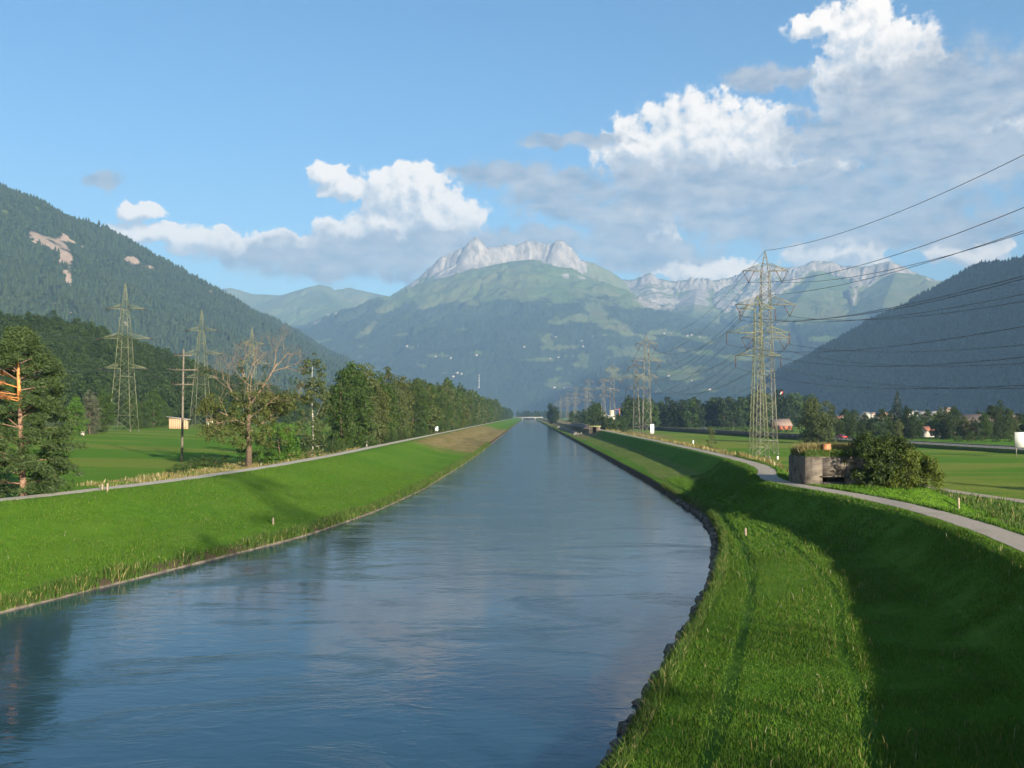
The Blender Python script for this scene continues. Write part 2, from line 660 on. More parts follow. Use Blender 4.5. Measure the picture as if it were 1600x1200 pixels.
# wheel ruts in the right berm
rut = np.zeros(len(fx))
sR = fx - Rr_
wid = np.maximum(PRr - 5.1 - Rr_, 3)
for k, cpos in enumerate((0.24, 0.245, 0.62)):
    c0 = cpos * wid + fbm(fy * 0.04 + k * 7, fy * 0 + k, 2) * 1.0
    rut = np.maximum(rut, np.exp(-((sR - c0) / 0.22) ** 2) * (0.9, 0.5, 0.45, 0.7)[k])
rut *= (fy < 125) * (sR > 0.5) * (fx < PRr - 4.6)
gzv = gzv - (rut * 0.09).reshape(gzv.shape)
field = np.maximum((ts > 13.5) * 1.0, sstep(12, 18, vd) * 0.8)

gm, n, out = new_mat('grass_ground')
p = n.pos()
n1 = n.noise(p, 0.9, 8, 0.68)
n2 = n.noise(p, 0.06, 5, 0.6)
n3 = n.noise(n.mapping(p, (1, 0.25, 1)), 0.35, 6, 0.6)
g1 = n.mix(n.mapr(n1, 0.3, 0.7), (0.036, 0.095, 0.007), (0.09, 0.185, 0.015))
g2 = n.mix(n.mapr(n2, 0.35, 0.65), (0.048, 0.135, 0.008), (0.105, 0.19, 0.017))
gc = n.mix(0.45, g1, g2)
spx = n.node('ShaderNodeSeparateXYZ')
n.nt.links.new(p, spx.inputs[0])
fieldm = n.attr('field')
band = n.mapr(n.noise(n.mapping(p, (0.006, 0.03, 0)), 1.6, 2, 0.4), 0.47, 0.53)
gc = n.mix(n.math('MULTIPLY', fieldm, 0.8), gc, n.mix(band, (0.078, 0.17, 0.013), (0.165, 0.195, 0.03)))
gc = n.mix(n.math('MULTIPLY', n.mapr(n3, 0.55, 0.75), 0.35), gc, (0.12, 0.165, 0.035))
drym = n.mapr(n.math('MULTIPLY_ADD', n.math('SUBTRACT', n1, 0.5), 0.9, n.attr('dry')), 0.25, 0.75)
dc = n.mix(n.mapr(n3, 0.3, 0.7), (0.13, 0.105, 0.035), (0.27, 0.2, 0.095))
gc = n.mix(n.math('MULTIPLY', drym, 0.9), gc, dc)
mudm = n.mapr(n.math('MULTIPLY_ADD', n.math('SUBTRACT', n1, 0.5), 0.8, n.attr('mud')), 0.3, 0.7)
gc = n.mix(mudm, gc, n.mix(n1, (0.035, 0.026, 0.017), (0.1, 0.078, 0.05)))
gc = n.mix(n.math('MULTIPLY', n.attr('rut'), 0.55), gc, (0.03, 0.05, 0.012))
nb = n.bump(n.noise(p, 5.0, 6, 0.7), 0.8, 0.12, n.bump(n1, 0.6, 0.25))
principled(n, out, gc, 0.95, nb, 0.05)
ground = link('ground', mesh_np('ground', np.stack([fx, fy, gzv.ravel()], 1), grid_faces(nr, nc), [gm], smooth=True,
                                attrs={'dry': dry, 'mud': mud, 'rut': rut, 'field': field}))
tag(ground, kind='structure')

# ------------------------------------------------------------------ river
wm, n, out = new_mat('river_water')
p = n.pos()
p2 = n.mapping(p, (0.55, 1.0, 1.0))
a1 = n.noise(p2, 0.9, 4, 0.55, 0.6)
a2 = n.noise(p2, 3.4, 3, 0.5, 0.3)
patch = n.mapr(n.noise(n.mapping(p, (0.5, 1.0, 1)), 0.16, 5, 0.65, 1.5), 0.52, 0.7, 0, 1)
a3 = n.noise(n.mapping(p, (0.8, 2.2, 1)), 2.0, 5, 0.6, 1.2)
h = n.math('MULTIPLY_ADD', a2, 0.22, n.math('MULTIPLY', a1, 0.75))
h = n.math('MULTIPLY_ADD', n.math('MULTIPLY', a3, patch), 1.25, h)
nb = n.bump(h, 0.4, 0.06)
b = principled(n, out, (0.012, 0.045, 0.07), 0.06, nb, 0.5)
b.inputs['IOR'].default_value = 1.333
yr = ys[(ys < 12000)]
wv, nseg = [], 10
for y in yr:
    a, b_ = float(Lf(y)) - 0.35, float(Rf(y)) + 0.35
    wv += [(a + (b_ - a) * k / nseg, y, 0.0) for k in range(nseg + 1)]
river = link('river', mesh_np('river', wv, grid_faces(len(yr), nseg + 1), [wm], smooth=True))
tag(river, kind='structure')


# ------------------------------------------------------------------ paths
def path_mat(name, ca, cb, scale=6.0):
    m, n, out = new_mat(name)
    p = n.pos()
    f = n.noise(p, scale, 7, 0.7)
    g = n.noise(p, 0.25, 4, 0.6)
    c = n.mix(n.mapr(f, 0.3, 0.7), ca, cb)
    c = n.mix(n.mapr(g, 0.55, 0.75, 0, 0.35), c, (0.12, 0.13, 0.06))
    principled(n, out, c, 0.95, n.bump(f, 0.6, 0.03), 0.1)
    return m


def strip(name, cx, cyv, width, mat, dz=0.025, wob=0.12):
    cx, cyv = np.asarray(cx, float), np.asarray(cyv, float)
    tx, ty = np.gradient(cx), np.gradient(cyv)
    ln = np.hypot(tx, ty)
    nx_, ny_ = ty / ln, -tx / ln
    k = 7
    vv = []
    for i in range(len(cx)):
        l = width / 2 + wob * float(fbm(np.array([cyv[i] * 0.5]), np.array([3.0 + cx[i] * 0.3]), 3)[0])
        r = width / 2 + wob * float(fbm(np.array([cyv[i] * 0.5]), np.array([8.0 + cx[i] * 0.3]), 3)[0])
        for j in range(k):
            o = -l + (l + r) * j / (k - 1)
            vv.append((cx[i] + nx_[i] * o, cyv[i] + ny_[i] * o, 0))
    vv = np.array(vv)
    vv[:, 2] = ground_z(vv[:, 0], vv[:, 1]) + dz + 0.012 * (1 - np.abs(np.tile(np.linspace(-1, 1, k), len(cx))))
    o = link(name, mesh_np(name, vv, grid_faces(len(cx), k), [mat], smooth=True))
    return tag(o, kind='structure')


gravel = path_mat('gravel_path', (0.32, 0.285, 0.235), (0.52, 0.46, 0.385))
asph = path_mat('path_asphalt', (0.25, 0.215, 0.175), (0.4, 0.345, 0.28))
yp = ys[(ys > -70) & (ys < 2500)]
strip('path', PLf(yp), yp, 2.0, gravel)
strip('path', PRf(yp), yp, 1.9, asph)
tk = np.array([(58, -60), (53, 0), (50.5, 60), (49, 98), (47.2, 121), (42, 138), (35, 148), (30.2, 152)], float)
tt = np.linspace(0, 1, 140)
tp = np.stack([np.interp(tt, np.linspace(0, 1, len(tk)), tk[:, i]) for i in (0, 1)], 1)
for _ in range(12):
    tp[1:-1] = (tp[:-2] + tp[1:-1] * 2 + tp[2:]) / 4
strip('path', tp[:, 0], tp[:, 1], 1.8, path_mat('dirt_track', (0.26, 0.21, 0.15), (0.42, 0.35, 0.27)), 0.05)


# ------------------------------------------------------------------ mountains
def ridge_pts(lst):
    return [tuple(at_y(px, py, Y)) for (px, py, Y) in lst]


def ridge_height(X, Y, ridges):
    """max over ridges of crest height minus falloff; returns z, ridge id, distance, along"""
    Z = np.full(X.shape, -400.0)
    ID = np.zeros(X.shape, int)
    D = np.zeros(X.shape)
    S = np.zeros(X.shape)
    for k, (pts, slope, curve) in enumerate(ridges):
        cliff = 0.0
        if isinstance(slope, tuple):
            cliff, cd, slope = slope
        acc = 0.0
        for i in range(len(pts) - 1):
            ax, ay, az = pts[i]
            bx, by, bz = pts[i + 1]
            ex, ey = bx - ax, by - ay
            l2 = ex * ex + ey * ey
            t = np.clip(((X - ax) * ex + (Y - ay) * ey) / l2, 0, 1)
            d = np.hypot(X - (ax + t * ex), Y - (ay + t * ey))
            zc = az + (bz - az) * t
            h = zc - slope * d + curve * np.minimum(d, 2500) ** 2 / 2500.0
            if cliff:
                h = h - (cliff - slope) * np.minimum(d, cd)
            m = h > Z
            Z[m] = h[m]
            ID[m] = k
            D[m] = d[m]
            S[m] = (acc + math.sqrt(l2) * t)[m]
            acc += math.sqrt(l2)
    return Z, ID, D, S


def ell(px, py, lst):
    m = np.zeros(px.shape)
    px = px + 9 * fbm(px / 26, py / 15, 4) + 3 * fbm(px / 6, py / 4, 2)
    py = py + 4.5 * fbm(px / 26 + 50, py / 15, 4) + 1.5 * fbm(px / 6, py / 4 + 9, 2)
    for (cx, cyy, a, b, rot) in lst:
        c, s_ = math.cos(R_(rot)), math.sin(R_(rot))
        dx, dy = px - cx, py - cyy
        u, v = (dx * c + dy * s_) / a, (-dx * s_ + dy * c) / b
        m = np.maximum(m, 1.35 - np.hypot(u, v))
    return np.clip(m, 0, 1)


def mountain_mat(name, forest, forest2, meadow, meadow2, rock, rock2, fs):
    m, n, out = new_mat(name)
    p = n.pos()
    f = n.noise(p, fs, 6, 0.75)
    g = n.noise(p, fs * 0.12, 5, 0.6)
    fc = n.mix(n.mapr(n.math('MULTIPLY_ADD', g, 0.5, n.math('MULTIPLY', f, 0.6)), 0.38, 0.72), forest, forest2)
    mc = n.mix(n.mapr(g, 0.35, 0.65), meadow, meadow2)
    st = n.noise(n.mapping(p, (1, 1, 0.2)), fs * 0.9, 7, 0.72)
    rc = n.mix(n.mapr(st, 0.3, 0.7), rock, rock2)
    wob = n.math('MULTIPLY', n.math('SUBTRACT', f, 0.5), 0.9)
    mm = n.mapr(n.math('ADD', n.attr('meadow'), wob), 0.42, 0.6)
    rm = n.mapr(n.math('ADD', n.attr('rock'), wob), 0.4, 0.6)
    c = n.mix(rm, n.mix(mm, fc, mc), rc)
    nb = n.bump(f, 0.8, 2.5 / fs * 0.2)
    principled(n, out, c, 0.95, nb, 0.02)
    return m


mm_far = mountain_mat('far_mountain', (0.01, 0.02, 0.011), (0.046, 0.07, 0.032), (0.075, 0.12, 0.035), (0.14, 0.145, 0.06), (0.1, 0.095, 0.095), (0.42, 0.38, 0.345), 0.016)  # dark rock tone paints crevice shade as upright streaks
# central massif: fan-shaped grid
peak = ridge_pts([(560, 500, 11500), (655, 436, 11200), (672, 420, 11150), (690, 404, 11100), (706, 396, 11100), (722, 391, 11050), (733, 389, 11000), (739, 375, 11000), (744, 372, 11000), (749, 379, 11000), (754, 391, 11000),
                  (775, 389, 11050), (792, 384, 11100), (806, 386, 11100), (822, 379, 11100), (838, 380, 11100), (850, 384, 11100), (864, 384, 11050),
                  (876, 377, 11000), (886, 384, 11000), (895, 397, 11000), (905, 408, 11000), (930, 415, 11100), (950, 425, 11200), (965, 434, 11300), (975, 442, 11400)])
dome = ridge_pts([(330, 570, 8200), (430, 532, 8700), (520, 500, 9100), (590, 474, 9400), (640, 455, 9600), (700, 432, 9800), (760, 416, 9900), (800, 408, 9900), (835, 405, 9800), (852, 411, 9700), (872, 430, 9500),
                  (905, 455, 9300), (950, 482, 9000), (1010, 520, 8600), (1070, 556, 8200), (1150, 600, 7600)])
backl = ridge_pts([(250, 470, 13200), (360, 449, 13000), (395, 458, 13000), (440, 461, 13000), (470, 452, 12800), (500, 444, 12600), (512, 455, 12600), (545, 449, 12700), (585, 458, 12600), (640, 470, 12000)])
backr = ridge_pts([(965, 438, 11800), (985, 441, 11700), (1014, 430, 11600), (1030, 438, 11600), (1055, 442, 11600), (1090, 437, 11500), (1120, 440, 11500), (1140, 436, 11500), (1158, 430, 11500), (1175, 421, 11400), (1200, 416, 11400),
                   (1232, 421, 11300), (1255, 419, 11200), (1270, 410, 11200), (1300, 412, 11200), (1315, 418, 11200), (1350, 420, 11100), (1390, 411, 11000), (1410, 419, 11000), (1432, 430, 11000), (1460, 440, 11000), (1560, 470, 10800), (1700, 480, 10500)])
spur = ridge_pts([(1090, 450, 11300), (1080, 500, 9800), (1040, 540, 8800), (1000, 575, 8000)])
spur2 = ridge_pts([(1280, 425, 11000), (1230, 490, 9400), (1180, 540, 8400), (1130, 590, 7400)])
spur3 = ridge_pts([(1400, 425, 10800), (1370, 500, 9000), (1300, 570, 7600)])
spur4 = ridge_pts([(500, 450, 12400), (560, 505, 10400), (590, 530, 9500)])
low = ridge_pts([(430, 560, 7600), (560, 560, 8000), (700, 575, 7900), (850, 585, 7700), (980, 600, 7300), (1100, 615, 7000), (1400, 625, 6600)])
nX, nY = 760, 400
tq = np.linspace(-0.42, 0.62, nX)
yq = np.interp(np.linspace(0, 1, nY), [0, 0.47, 0.87, 1], [6000, 10350, 11450, 13600])
YY = np.repeat(yq[:, None], nX, 1)
XX = YY * tq[None, :]
wx, wy = fbm(XX / 900, YY / 900, 4) * 130, fbm(XX / 900 + 40, YY / 900, 4) * 130
rid = [(peak, (1.75, 210, 0.75), 0.1), (dome, 0.47, 0.03), (backl, 0.55, 0.05), (backr, (1.25, 150, 0.5), 0.06), (spur, 0.5, 0.04), (spur2, 0.5, 0.04), (spur3, 0.5, 0.04), (spur4, 0.5, 0.04), (low, 0.36, 0.03)]
Z0, ID0, D0, S0 = ridge_height(XX, YY, rid)
Z1, ID, D, S = ridge_height(XX + wx, YY + wy, rid)
near = np.exp(-(D0 / 130.0))
Z = Z1 * (1 - near) + Z0 * near
env = np.clip(D0 / 350, 0.0, 1) * np.clip((Z + 100) / 700, 0.1, 1)
gul = ridged(S / 260.0 + fbm(D / 300, S / 300, 3) * 0.6, D / 1500.0 + ID * 7.7, 5)
Z = Z + env * (gul * 110 + ridged(XX / 700, YY / 700, 5) * 95 + ridged(XX / 230 + 5, YY / 230, 4) * 34 - 95)
rocky = ((ID == 0) | (ID == 3)) * 1.0
pert = ridged(S / 110.0, D / 900.0, 4, 0.65) * 85 + ridged(S / 40.0, D / 500.0, 3, 0.7) * 42
Z = Z + rocky * np.clip(D0 / 50, 0.08, 1) * (np.clip(pert, -60, 95) - 40)
Z = Z + near * rocky * (ridged(S0 / 90.0, S0 * 0, 4, 0.75)) * 34
P = np.stack([XX.ravel(), YY.ravel(), Z.ravel()], 1)
px, py = project(P)
gzy, gzx = np.gradient(Z)
slope = (np.hypot(gzx / np.gradient(XX, axis=1), gzy / np.gradient(YY, axis=0))).ravel()
ns = fbm(XX.ravel() / 420, YY.ravel() / 420, 5)
hgt = Z.ravel()
rock = np.zeros(len(px))
rock = np.maximum(rock, (ID.ravel() == 0) * sstep(460, 430, py + ns * 30 + np.abs(px - 800) * 0.02) * sstep(630, 665, px + ns * 30) * sstep(935, 890, px + ns * 40))
rock = np.maximum(rock, ((ID.ravel() == 3)) * (px > 955) * sstep(500, 470, py + ns * 20) * sstep(0.5, 0.9, slope + ns * 0.6) * 0.9)
rock = np.maximum(rock, ell(px, py, [(520, 495, 36, 7, -22), (500, 502, 20, 4, -20), (885, 432, 8, 6, 0), (905, 437, 14, 5, -15), (930, 447, 22, 5, 20), (645, 442, 22, 8, 25), (820, 423, 18, 1.6, 0), (780, 422, 20, 1.4, 0), (818, 431, 12, 1.5, 0), (1040, 470, 60, 22, 5), (1090, 465, 26, 26, 0), (1140, 480, 24, 12, 20), (1310, 455, 20, 4, 0), (1345, 462, 16, 5, 0), (1365, 480, 14, 5, 0)]) * np.clip(0.55 + ns * 1.2, 0, 1))
mead = np.zeros(len(px))
mead = np.maximum(mead, sstep(760, 1150, hgt + ns * 280) * 0.8)
mead = np.maximum(mead, ell(px, py, [(605, 480, 22, 9, -20), (665, 478, 18, 6, -15), (580, 510, 16, 5, -30), (570, 520, 22, 5, -25), (930, 485, 24, 12, 25), (950, 505, 40, 9, 12), (905, 497, 24, 8, 0), (975, 518, 22, 6, 15),
                                     (880, 543, 40, 5, -4), (912, 560, 14, 10, 20), (840, 562, 34, 4, -3), (910, 570, 20, 5, 10), (640, 542, 18, 3, 4), (685, 556, 24, 3.5, 0), (660, 570, 14, 3, 0), (900, 605, 55, 8, 3), (960, 612, 30, 6, 12), (975, 620, 20, 4, 10), (1060, 524, 60, 4, 5), (1100, 533, 24, 5, 10), (1010, 552, 40, 9, 12), (1060, 586, 50, 9, 5), (1110, 610, 20, 3, 0), (1150, 560, 40, 6, 5), (1240, 500, 60, 10, 0), (1210, 530, 30, 5, 8), (1320, 490, 50, 12, 10), (1290, 530, 30, 6, 0), (780, 465, 40, 5, -8), (830, 468, 24, 4, 0), (500, 535, 30, 4, -10), (470, 495, 40, 10, 0), (430, 480, 50, 12, 0), (870, 470, 12, 6, 0), (745, 552, 14, 3, 0), (1000, 590, 30, 4, 8)]) * np.clip(1.0 + ns * 0.9, 0, 1))
zone = sstep(800, 880, px) * sstep(1200, 1100, px) * sstep(450, 490, py) * sstep(628, 600, py)
mead = np.maximum(mead, zone * np.clip(sstep(0.1, 0.35, fbm(px / 55 + 3, py / 17, 4)), 0, 1) * 0.9)
zone = sstep(440, 500, px) * sstep(800, 700, px) * sstep(470, 510, py) * sstep(620, 580, py)
mead = np.maximum(mead, zone * np.clip(sstep(0.3, 0.5, fbm(px / 50 + 13, py / 14, 4)), 0, 1) * 0.85)
rk, mk = rock > 0.5, mead > 0.55
canopy = (~rk) & (~mk)
hgt2 = np.maximum(hgt, -6) + canopy * rng.uniform(-8, 11, len(hgt)) * (hgt > 20)
P[:, 2] = hgt2
mo = link('mountain', mesh_np('mountain', P, grid_faces(nY, nX), [mm_far], smooth=True, attrs={'rock': rock, 'meadow': mead}))
tag(mo, kind='structure')
CENTRAL = (P, px, py, mead)

mm_near = mountain_mat('wooded_mountain', (0.014, 0.027, 0.011), (0.036, 0.058, 0.02), (0.09, 0.13, 0.04), (0.12, 0.15, 0.06), (0.26, 0.2, 0.155), (0.44, 0.34, 0.27), 0.05)


def side_mountain(name, ridges, xr, yr, nx, ny, gul_amp, rocks, meads, noise_amp=40):
    xs, ysv = np.linspace(*xr, nx), np.linspace(*yr, ny)
    X, Y = np.meshgrid(xs, ysv)
    wx, wy = fbm(X / 500, Y / 500, 4) * 60, fbm(X / 500 + 40, Y / 500, 4) * 60
    Z0, ID0, D0, S0 = ridge_height(X, Y, ridges)
    Z1, ID, D, S = ridge_height(X + wx, Y + wy, ridges)
    near = np.exp(-(D0 / 60.0))
    Z = Z1 * (1 - near) + Z0 * near
    env = np.clip(D0 / 250, 0, 1) * np.clip((Z + 30) / 200, 0.0, 1)
    Z = Z + env * ((ridged(S / 300, D / 1400, 4) - 0.6) * gul_amp + (ridged(X / 420, Y / 420, 5) - 0.6) * noise_amp) + fbm(X / 60, Y / 60, 3) * 5
    Z = np.maximum(Z, -6)
    P = np.stack([X.ravel(), Y.ravel(), Z.ravel()], 1)
    px, py = project(P)
    ns = fbm(X.ravel() / 90, Y.ravel() / 90, 4)
    rock = ell(px, py, rocks) * np.clip(0.95 + ns * 1.1, 0, 1) if rocks else np.zeros(len(px))
    mead = ell(px, py, meads) * np.clip(0.8 + ns, 0, 1) if meads else np.zeros(len(px))
    o = link(name, mesh_np(name, P, grid_faces(ny, nx), [mm_near], smooth=True, attrs={'rock': rock, 'meadow': mead}))
    tag(o, kind='structure')
    return P, px, py, np.maximum(rock, mead), (nx, ny)


left_r = ridge_pts([(-700, 60, 2600), (-300, 190, 2900), (-120, 245, 3100), (0, 292, 3300), (60, 322, 3420), (120, 345, 3520), (150, 351, 3560), (175, 362, 3650), (200, 380, 3720), (250, 414, 3900), (290, 434, 4050), (330, 454, 4200), (420, 498, 4600), (470, 524, 4850), (510, 548, 5050), (560, 584, 5350), (600, 610, 5700), (640, 645, 6100)])
left_s = ridge_pts([(-60, 290, 3250), (60, 420, 2700), (160, 520, 2200), (230, 610, 1700)])
LM = side_mountain('mountain', [(left_r, 0.62, 0.08), (left_s, 0.6, 0.05)], (-4200, -350), (1150, 6400), 330, 330, 70,
                   [(62, 374, 27, 10, 25), (86, 382, 26, 10, 20), (102, 400, 13, 22, -8), (107, 430, 10, 24, 5), (98, 370, 12, 7, 40), (118, 378, 7, 2.5, 20), (128, 383, 3, 3, 0), (144, 380, 3, 2, 0), (207, 407, 18, 8, 22), (233, 418, 9, 6, 0), (183, 385, 3, 2, 0), (155, 414, 2.5, 3, 0), (105, 490, 6, 6, 0), (78, 477, 14, 3, 20), (325, 454, 10, 2, 20), (492, 532, 10, 2.5, 25), (645, 592, 16, 5, 30), (196, 505, 5, 4, 0)],
                   [(55, 325, 16, 4, 25), (45, 345, 8, 2, 10), (10, 330, 10, 5, 20)])
right_r = ridge_pts([(1600, 405, 3400), (1570, 412, 3450), (1548, 410, 3500), (1525, 417, 3560), (1505, 430, 3620), (1480, 444, 3700), (1440, 478, 3850), (1410, 497, 3950), (1392, 501, 4000), (1375, 512, 4080), (1340, 536, 4200), (1315, 548, 4300), (1290, 566, 4400), (1240, 592, 4600), (1212, 598, 4750), (1180, 618, 5000), (1140, 646, 5300)])
shade_ridge = [(3400.0, -300.0, 1500.0), (3300.0, 900.0, 1600.0), (3500.0, 2000.0, 1760.0), (2950.0, 2700.0, 1430.0), (2400.0, 3050.0, 960.0), (2000.0, 3250.0, 700.0), tuple(right_r[0])]  # unseen ridge out of view, added and raised to shade the right mountain
RM = side_mountain('mountain', [(right_r, 0.56, 0.05), (shade_ridge, 0.85, 0.05)], (900, 5200), (-600, 5600), 290, 340, 60, [],
                   [(1500, 648, 14, 4, 0), (1530, 652, 18, 4, 0)])
hill_r = ridge_pts([(-900, 520, 260), (-400, 512, 380), (-200, 508, 450), (0, 524, 560), (60, 526, 580), (110, 534, 605), (160, 548, 640), (220, 570, 690), (300, 596, 760), (400, 622, 860), (480, 646, 960)])
hx, hy = np.linspace(-900, -110, 150), np.linspace(60, 1100, 170)
HX, HY = np.meshgrid(hx, hy)
HZ, _, HD, _ = ridge_height(HX, HY, [(hill_r, 0.4, 0.2)])
HZ = np.maximum(HZ + fbm(HX / 60, HY / 60, 4) * 4, -6)
HP = np.stack([HX.ravel(), HY.ravel(), HZ.ravel()], 1)
hm = simple_mat('forest_floor', (0.03, 0.045, 0.015), 0.5, 0.3)
hill = link('hill', mesh_np('hill', HP, grid_faces(170, 150), [hm], smooth=True))
tag(hill, kind='structure')


# ------------------------------------------------------------------ vegetation
def leaf_mat(name, a, b, c2=None, rough=0.6, trans=0.3, var=0.6):
    m, n, out = new_mat(name)
    isl = n.island()
    f = n.math('ADD', n.math('MULTIPLY', isl, var), n.math('MULTIPLY', n.rand(), 1 - var))
    col = n.mix(f, a, b)
    if c2:
        col = n.mix(n.mapr(isl, 0.9, 0.93), col, c2)
    pb = n.node('ShaderNodeBsdfPrincipled')
    n.put(pb.inputs['Base Color'], col)
    pb.inputs['Roughness'].default_value = rough
    pb.inputs['Specular IOR Level'].default_value = 0.2
    tr = n.node('ShaderNodeBsdfTranslucent')
    n.put(tr.inputs[0], n.mix(0.5, col, (0.12, 0.16, 0.02)))
    mx = n.node('ShaderNodeMixShader')
    mx.inputs[0].default_value = trans
    n.nt.links.new(pb.outputs[0], mx.inputs[1])
    n.nt.links.new(tr.outputs[0], mx.inputs[2])
    n.nt.links.new(mx.outputs[0], out.inputs['Surface'])
    return m


LEAF = leaf_mat('leaf_green', (0.019, 0.042, 0.007), (0.058, 0.1, 0.015))
LEAF_D = leaf_mat('leaf_dark', (0.014, 0.029, 0.007), (0.042, 0.072, 0.014))
LEAF_B = leaf_mat('leaf_bright', (0.035, 0.085, 0.008), (0.08, 0.17, 0.015))
LEAF_Y = leaf_mat('leaf_olive', (0.038, 0.052, 0.012), (0.09, 0.105, 0.024))
LEAF_W = leaf_mat('leaf_willow', (0.036, 0.052, 0.016), (0.092, 0.112, 0.034))
LEAF_DD = leaf_mat('leaf_deep', (0.009, 0.019, 0.005), (0.03, 0.05, 0.01))
LEAF_G = leaf_mat('leaf_grey', (0.06, 0.068, 0.04), (0.13, 0.135, 0.08))
NEEDLE = leaf_mat('pine_needles', (0.018, 0.038, 0.012), (0.06, 0.09, 0.026), None, 0.6, 0.15)
SPRUCE = leaf_mat('spruce_needles', (0.01, 0.022, 0.01), (0.03, 0.05, 0.018), None, 0.6, 0.1)
DEADN = leaf_mat('dead_needles', (0.16, 0.06, 0.025), (0.3, 0.13, 0.05), None, 0.8, 0.2)
STRAW = leaf_mat('dry_grass', (0.14, 0.115, 0.035), (0.3, 0.24, 0.1), (0.42, 0.38, 0.24), 0.8, 0.35)
BLADE = leaf_mat('grass_blades', (0.032, 0.085, 0.006), (0.095, 0.195, 0.014), (0.14, 0.175, 0.035), 0.7, 0.4, 1.0)
BLADE_D = leaf_mat('rank_grass', (0.03, 0.075, 0.01), (0.085, 0.14, 0.022), (0.26, 0.22, 0.09), 0.7, 0.35, 1.0)
CANOPY = leaf_mat('far_canopy', (0.012, 0.024, 0.009), (0.034, 0.055, 0.016), None, 0.8, 0.12, 0.15)
BARK = simple_mat('bark', (0.1, 0.072, 0.05), 0.4, 6, 0.9, 0.1, 0, 0.02)
BARK_P = simple_mat('pine_bark', (0.2, 0.125, 0.085), 0.35, 5, 0.9, 0.1, 0, 0.02)
BARK_O = simple_mat('pine_bark_orange', (0.48, 0.21, 0.07), 0.3, 5, 0.9, 0.1)
BARK_W = simple_mat('birch_bark', (0.34, 0.31, 0.27), 0.45, 4, 0.8, 0.1)
TWIG = simple_mat('bare_twigs', (0.19, 0.135, 0.09), 0.3, 3, 0.9, 0.1)


def quads(c, nrm, size, aspect=0.55):
    n = len(c)
    nrm = nrm / (np.linalg.norm(nrm, axis=1)[:, None] + 1e-9)
    r = rng.normal(size=(n, 3))
    a = np.cross(nrm, r)
    a /= np.linalg.norm(a, axis=1)[:, None] + 1e-9
    b = np.cross(nrm, a)
    s = size * rng.uniform(0.65, 1.35, n)
    a = a * s[:, None] * 0.5
    b = b * s[:, None] * 0.5 * aspect
    v = np.stack([c - a, c - b, c + a, c + b], 1).reshape(-1, 3)
    return v, np.arange(4 * n).reshape(n, 4)


def clump_leaves(cc, cr, per, size, flat=0.75, rnd_n=0.8, aspect=0.6, shell=0.45):
    cc, cr = np.asarray(cc, float), np.asarray(cr, float)
    k = np.maximum((per * (cr / cr.mean()) ** 1.6).astype(int), 3)
    idx = np.repeat(np.arange(len(cc)), k)
    u = rng.normal(size=(len(idx), 3))
    u /= np.linalg.norm(u, axis=1)[:, None]
    rr = (shell + (1.12 - shell) * rng.random(len(idx)) ** 0.7)
    off = u * (rr * cr[idx])[:, None]
    off[:, 2] *= flat
    nrm = u + rng.normal(size=u.shape) * rnd_n
    nrm[:, 2] += 0.25
    return quads(cc[idx] + off, nrm, size, aspect)


def crown_clumps(H, base, prof, n, cr, irregular=0.3, lean=(0, 0)):
    """clump centres filling an envelope; prof: [(height fraction, radius m)]"""
    pr = np.array(prof)
    out, rad = [], []
    ph1, ph2 = rng.uniform(0, 6.28, 2)
    while len(out) < n:
        h = base + (1 - base) * rng.random()
        a = rng.uniform(0, 2 * PI)
        rmax = np.interp(h, pr[:, 0], pr[:, 1])
        rmax *= 1 + irregular * (0.6 * math.sin(2 * a + ph1 + h * 5) + 0.5 * math.sin(3 * a + ph2 - h * 9) + 0.3 * rng.normal())
        if rng.random() > (rmax / pr[:, 1].max()) ** 1.2 + 0.1:
            continue
        r = rmax * rng.random() ** 0.38
        out.append((r * math.cos(a) + lean[0] * h * h, r * math.sin(a) + lean[1] * h * h, h * H * rng.uniform(0.97, 1.02)))
        rad.append(cr * rng.uniform(0.6, 1.3) * (0.7 if h > 0.9 else 1))
    return np.array(out), np.array(rad)


def trunk_mesh(name, H, r0, cc, mat, nlimb=16, lean=(0, 0), k=7, top=0.92, fork=None):
    mb = MB()
    hs = np.linspace(0, top, 9)
    pts = np.stack([lean[0] * hs ** 2 + 0.12 * np.sin(hs * 7), lean[1] * hs ** 2 + 0.12 * np.cos(hs * 5) - 0.12, hs * H], 1)
    pts[0, 2] = -0.35
    rad = r0 * np.interp(hs, [0, 0.04, 0.5, 1], [1.35, 1.0, 0.6, 0.12])
    mb.tube(pts, rad, k)
    if len(cc):
        for i in rng.choice(len(cc), min(nlimb, len(cc)), replace=False):
            c = cc[i]
            h0 = max(0.12, min(0.85, c[2] / H - rng.uniform(0.08, 0.22)))
            s = np.array([np.interp(h0, hs, pts[:, j]) for j in range(3)])
            m = s * 0.5 + c * 0.5 + np.array((0, 0, -0.06 * np.linalg.norm(c - s)))
            rr = r0 * np.interp(h0, [0, 1], [0.42, 0.15])
            mb.tube([s, m, c], [rr, rr * 0.65, rr * 0.25], 4, False)
    v, f = mb.arrays()
    return mesh_np(name, v, f, [mat], smooth=True)


def tree_protos(H, r0, base, prof, n, cr, per, size, leaf, bark, flat=0.75, nlimb=16, aspect=0.6, irregular=0.3, shell=0.45, top=0.92):
    cc, rad = crown_clumps(H, base, prof, n, cr, irregular)
    v, f = clump_leaves(cc, rad, per, size, flat, 0.8, aspect, shell)
    cm = mesh_np('crown', v, f, [leaf])
    tm = trunk_mesh('trunk', H, r0, cc, bark, nlimb, top=top)
    return tm, cm


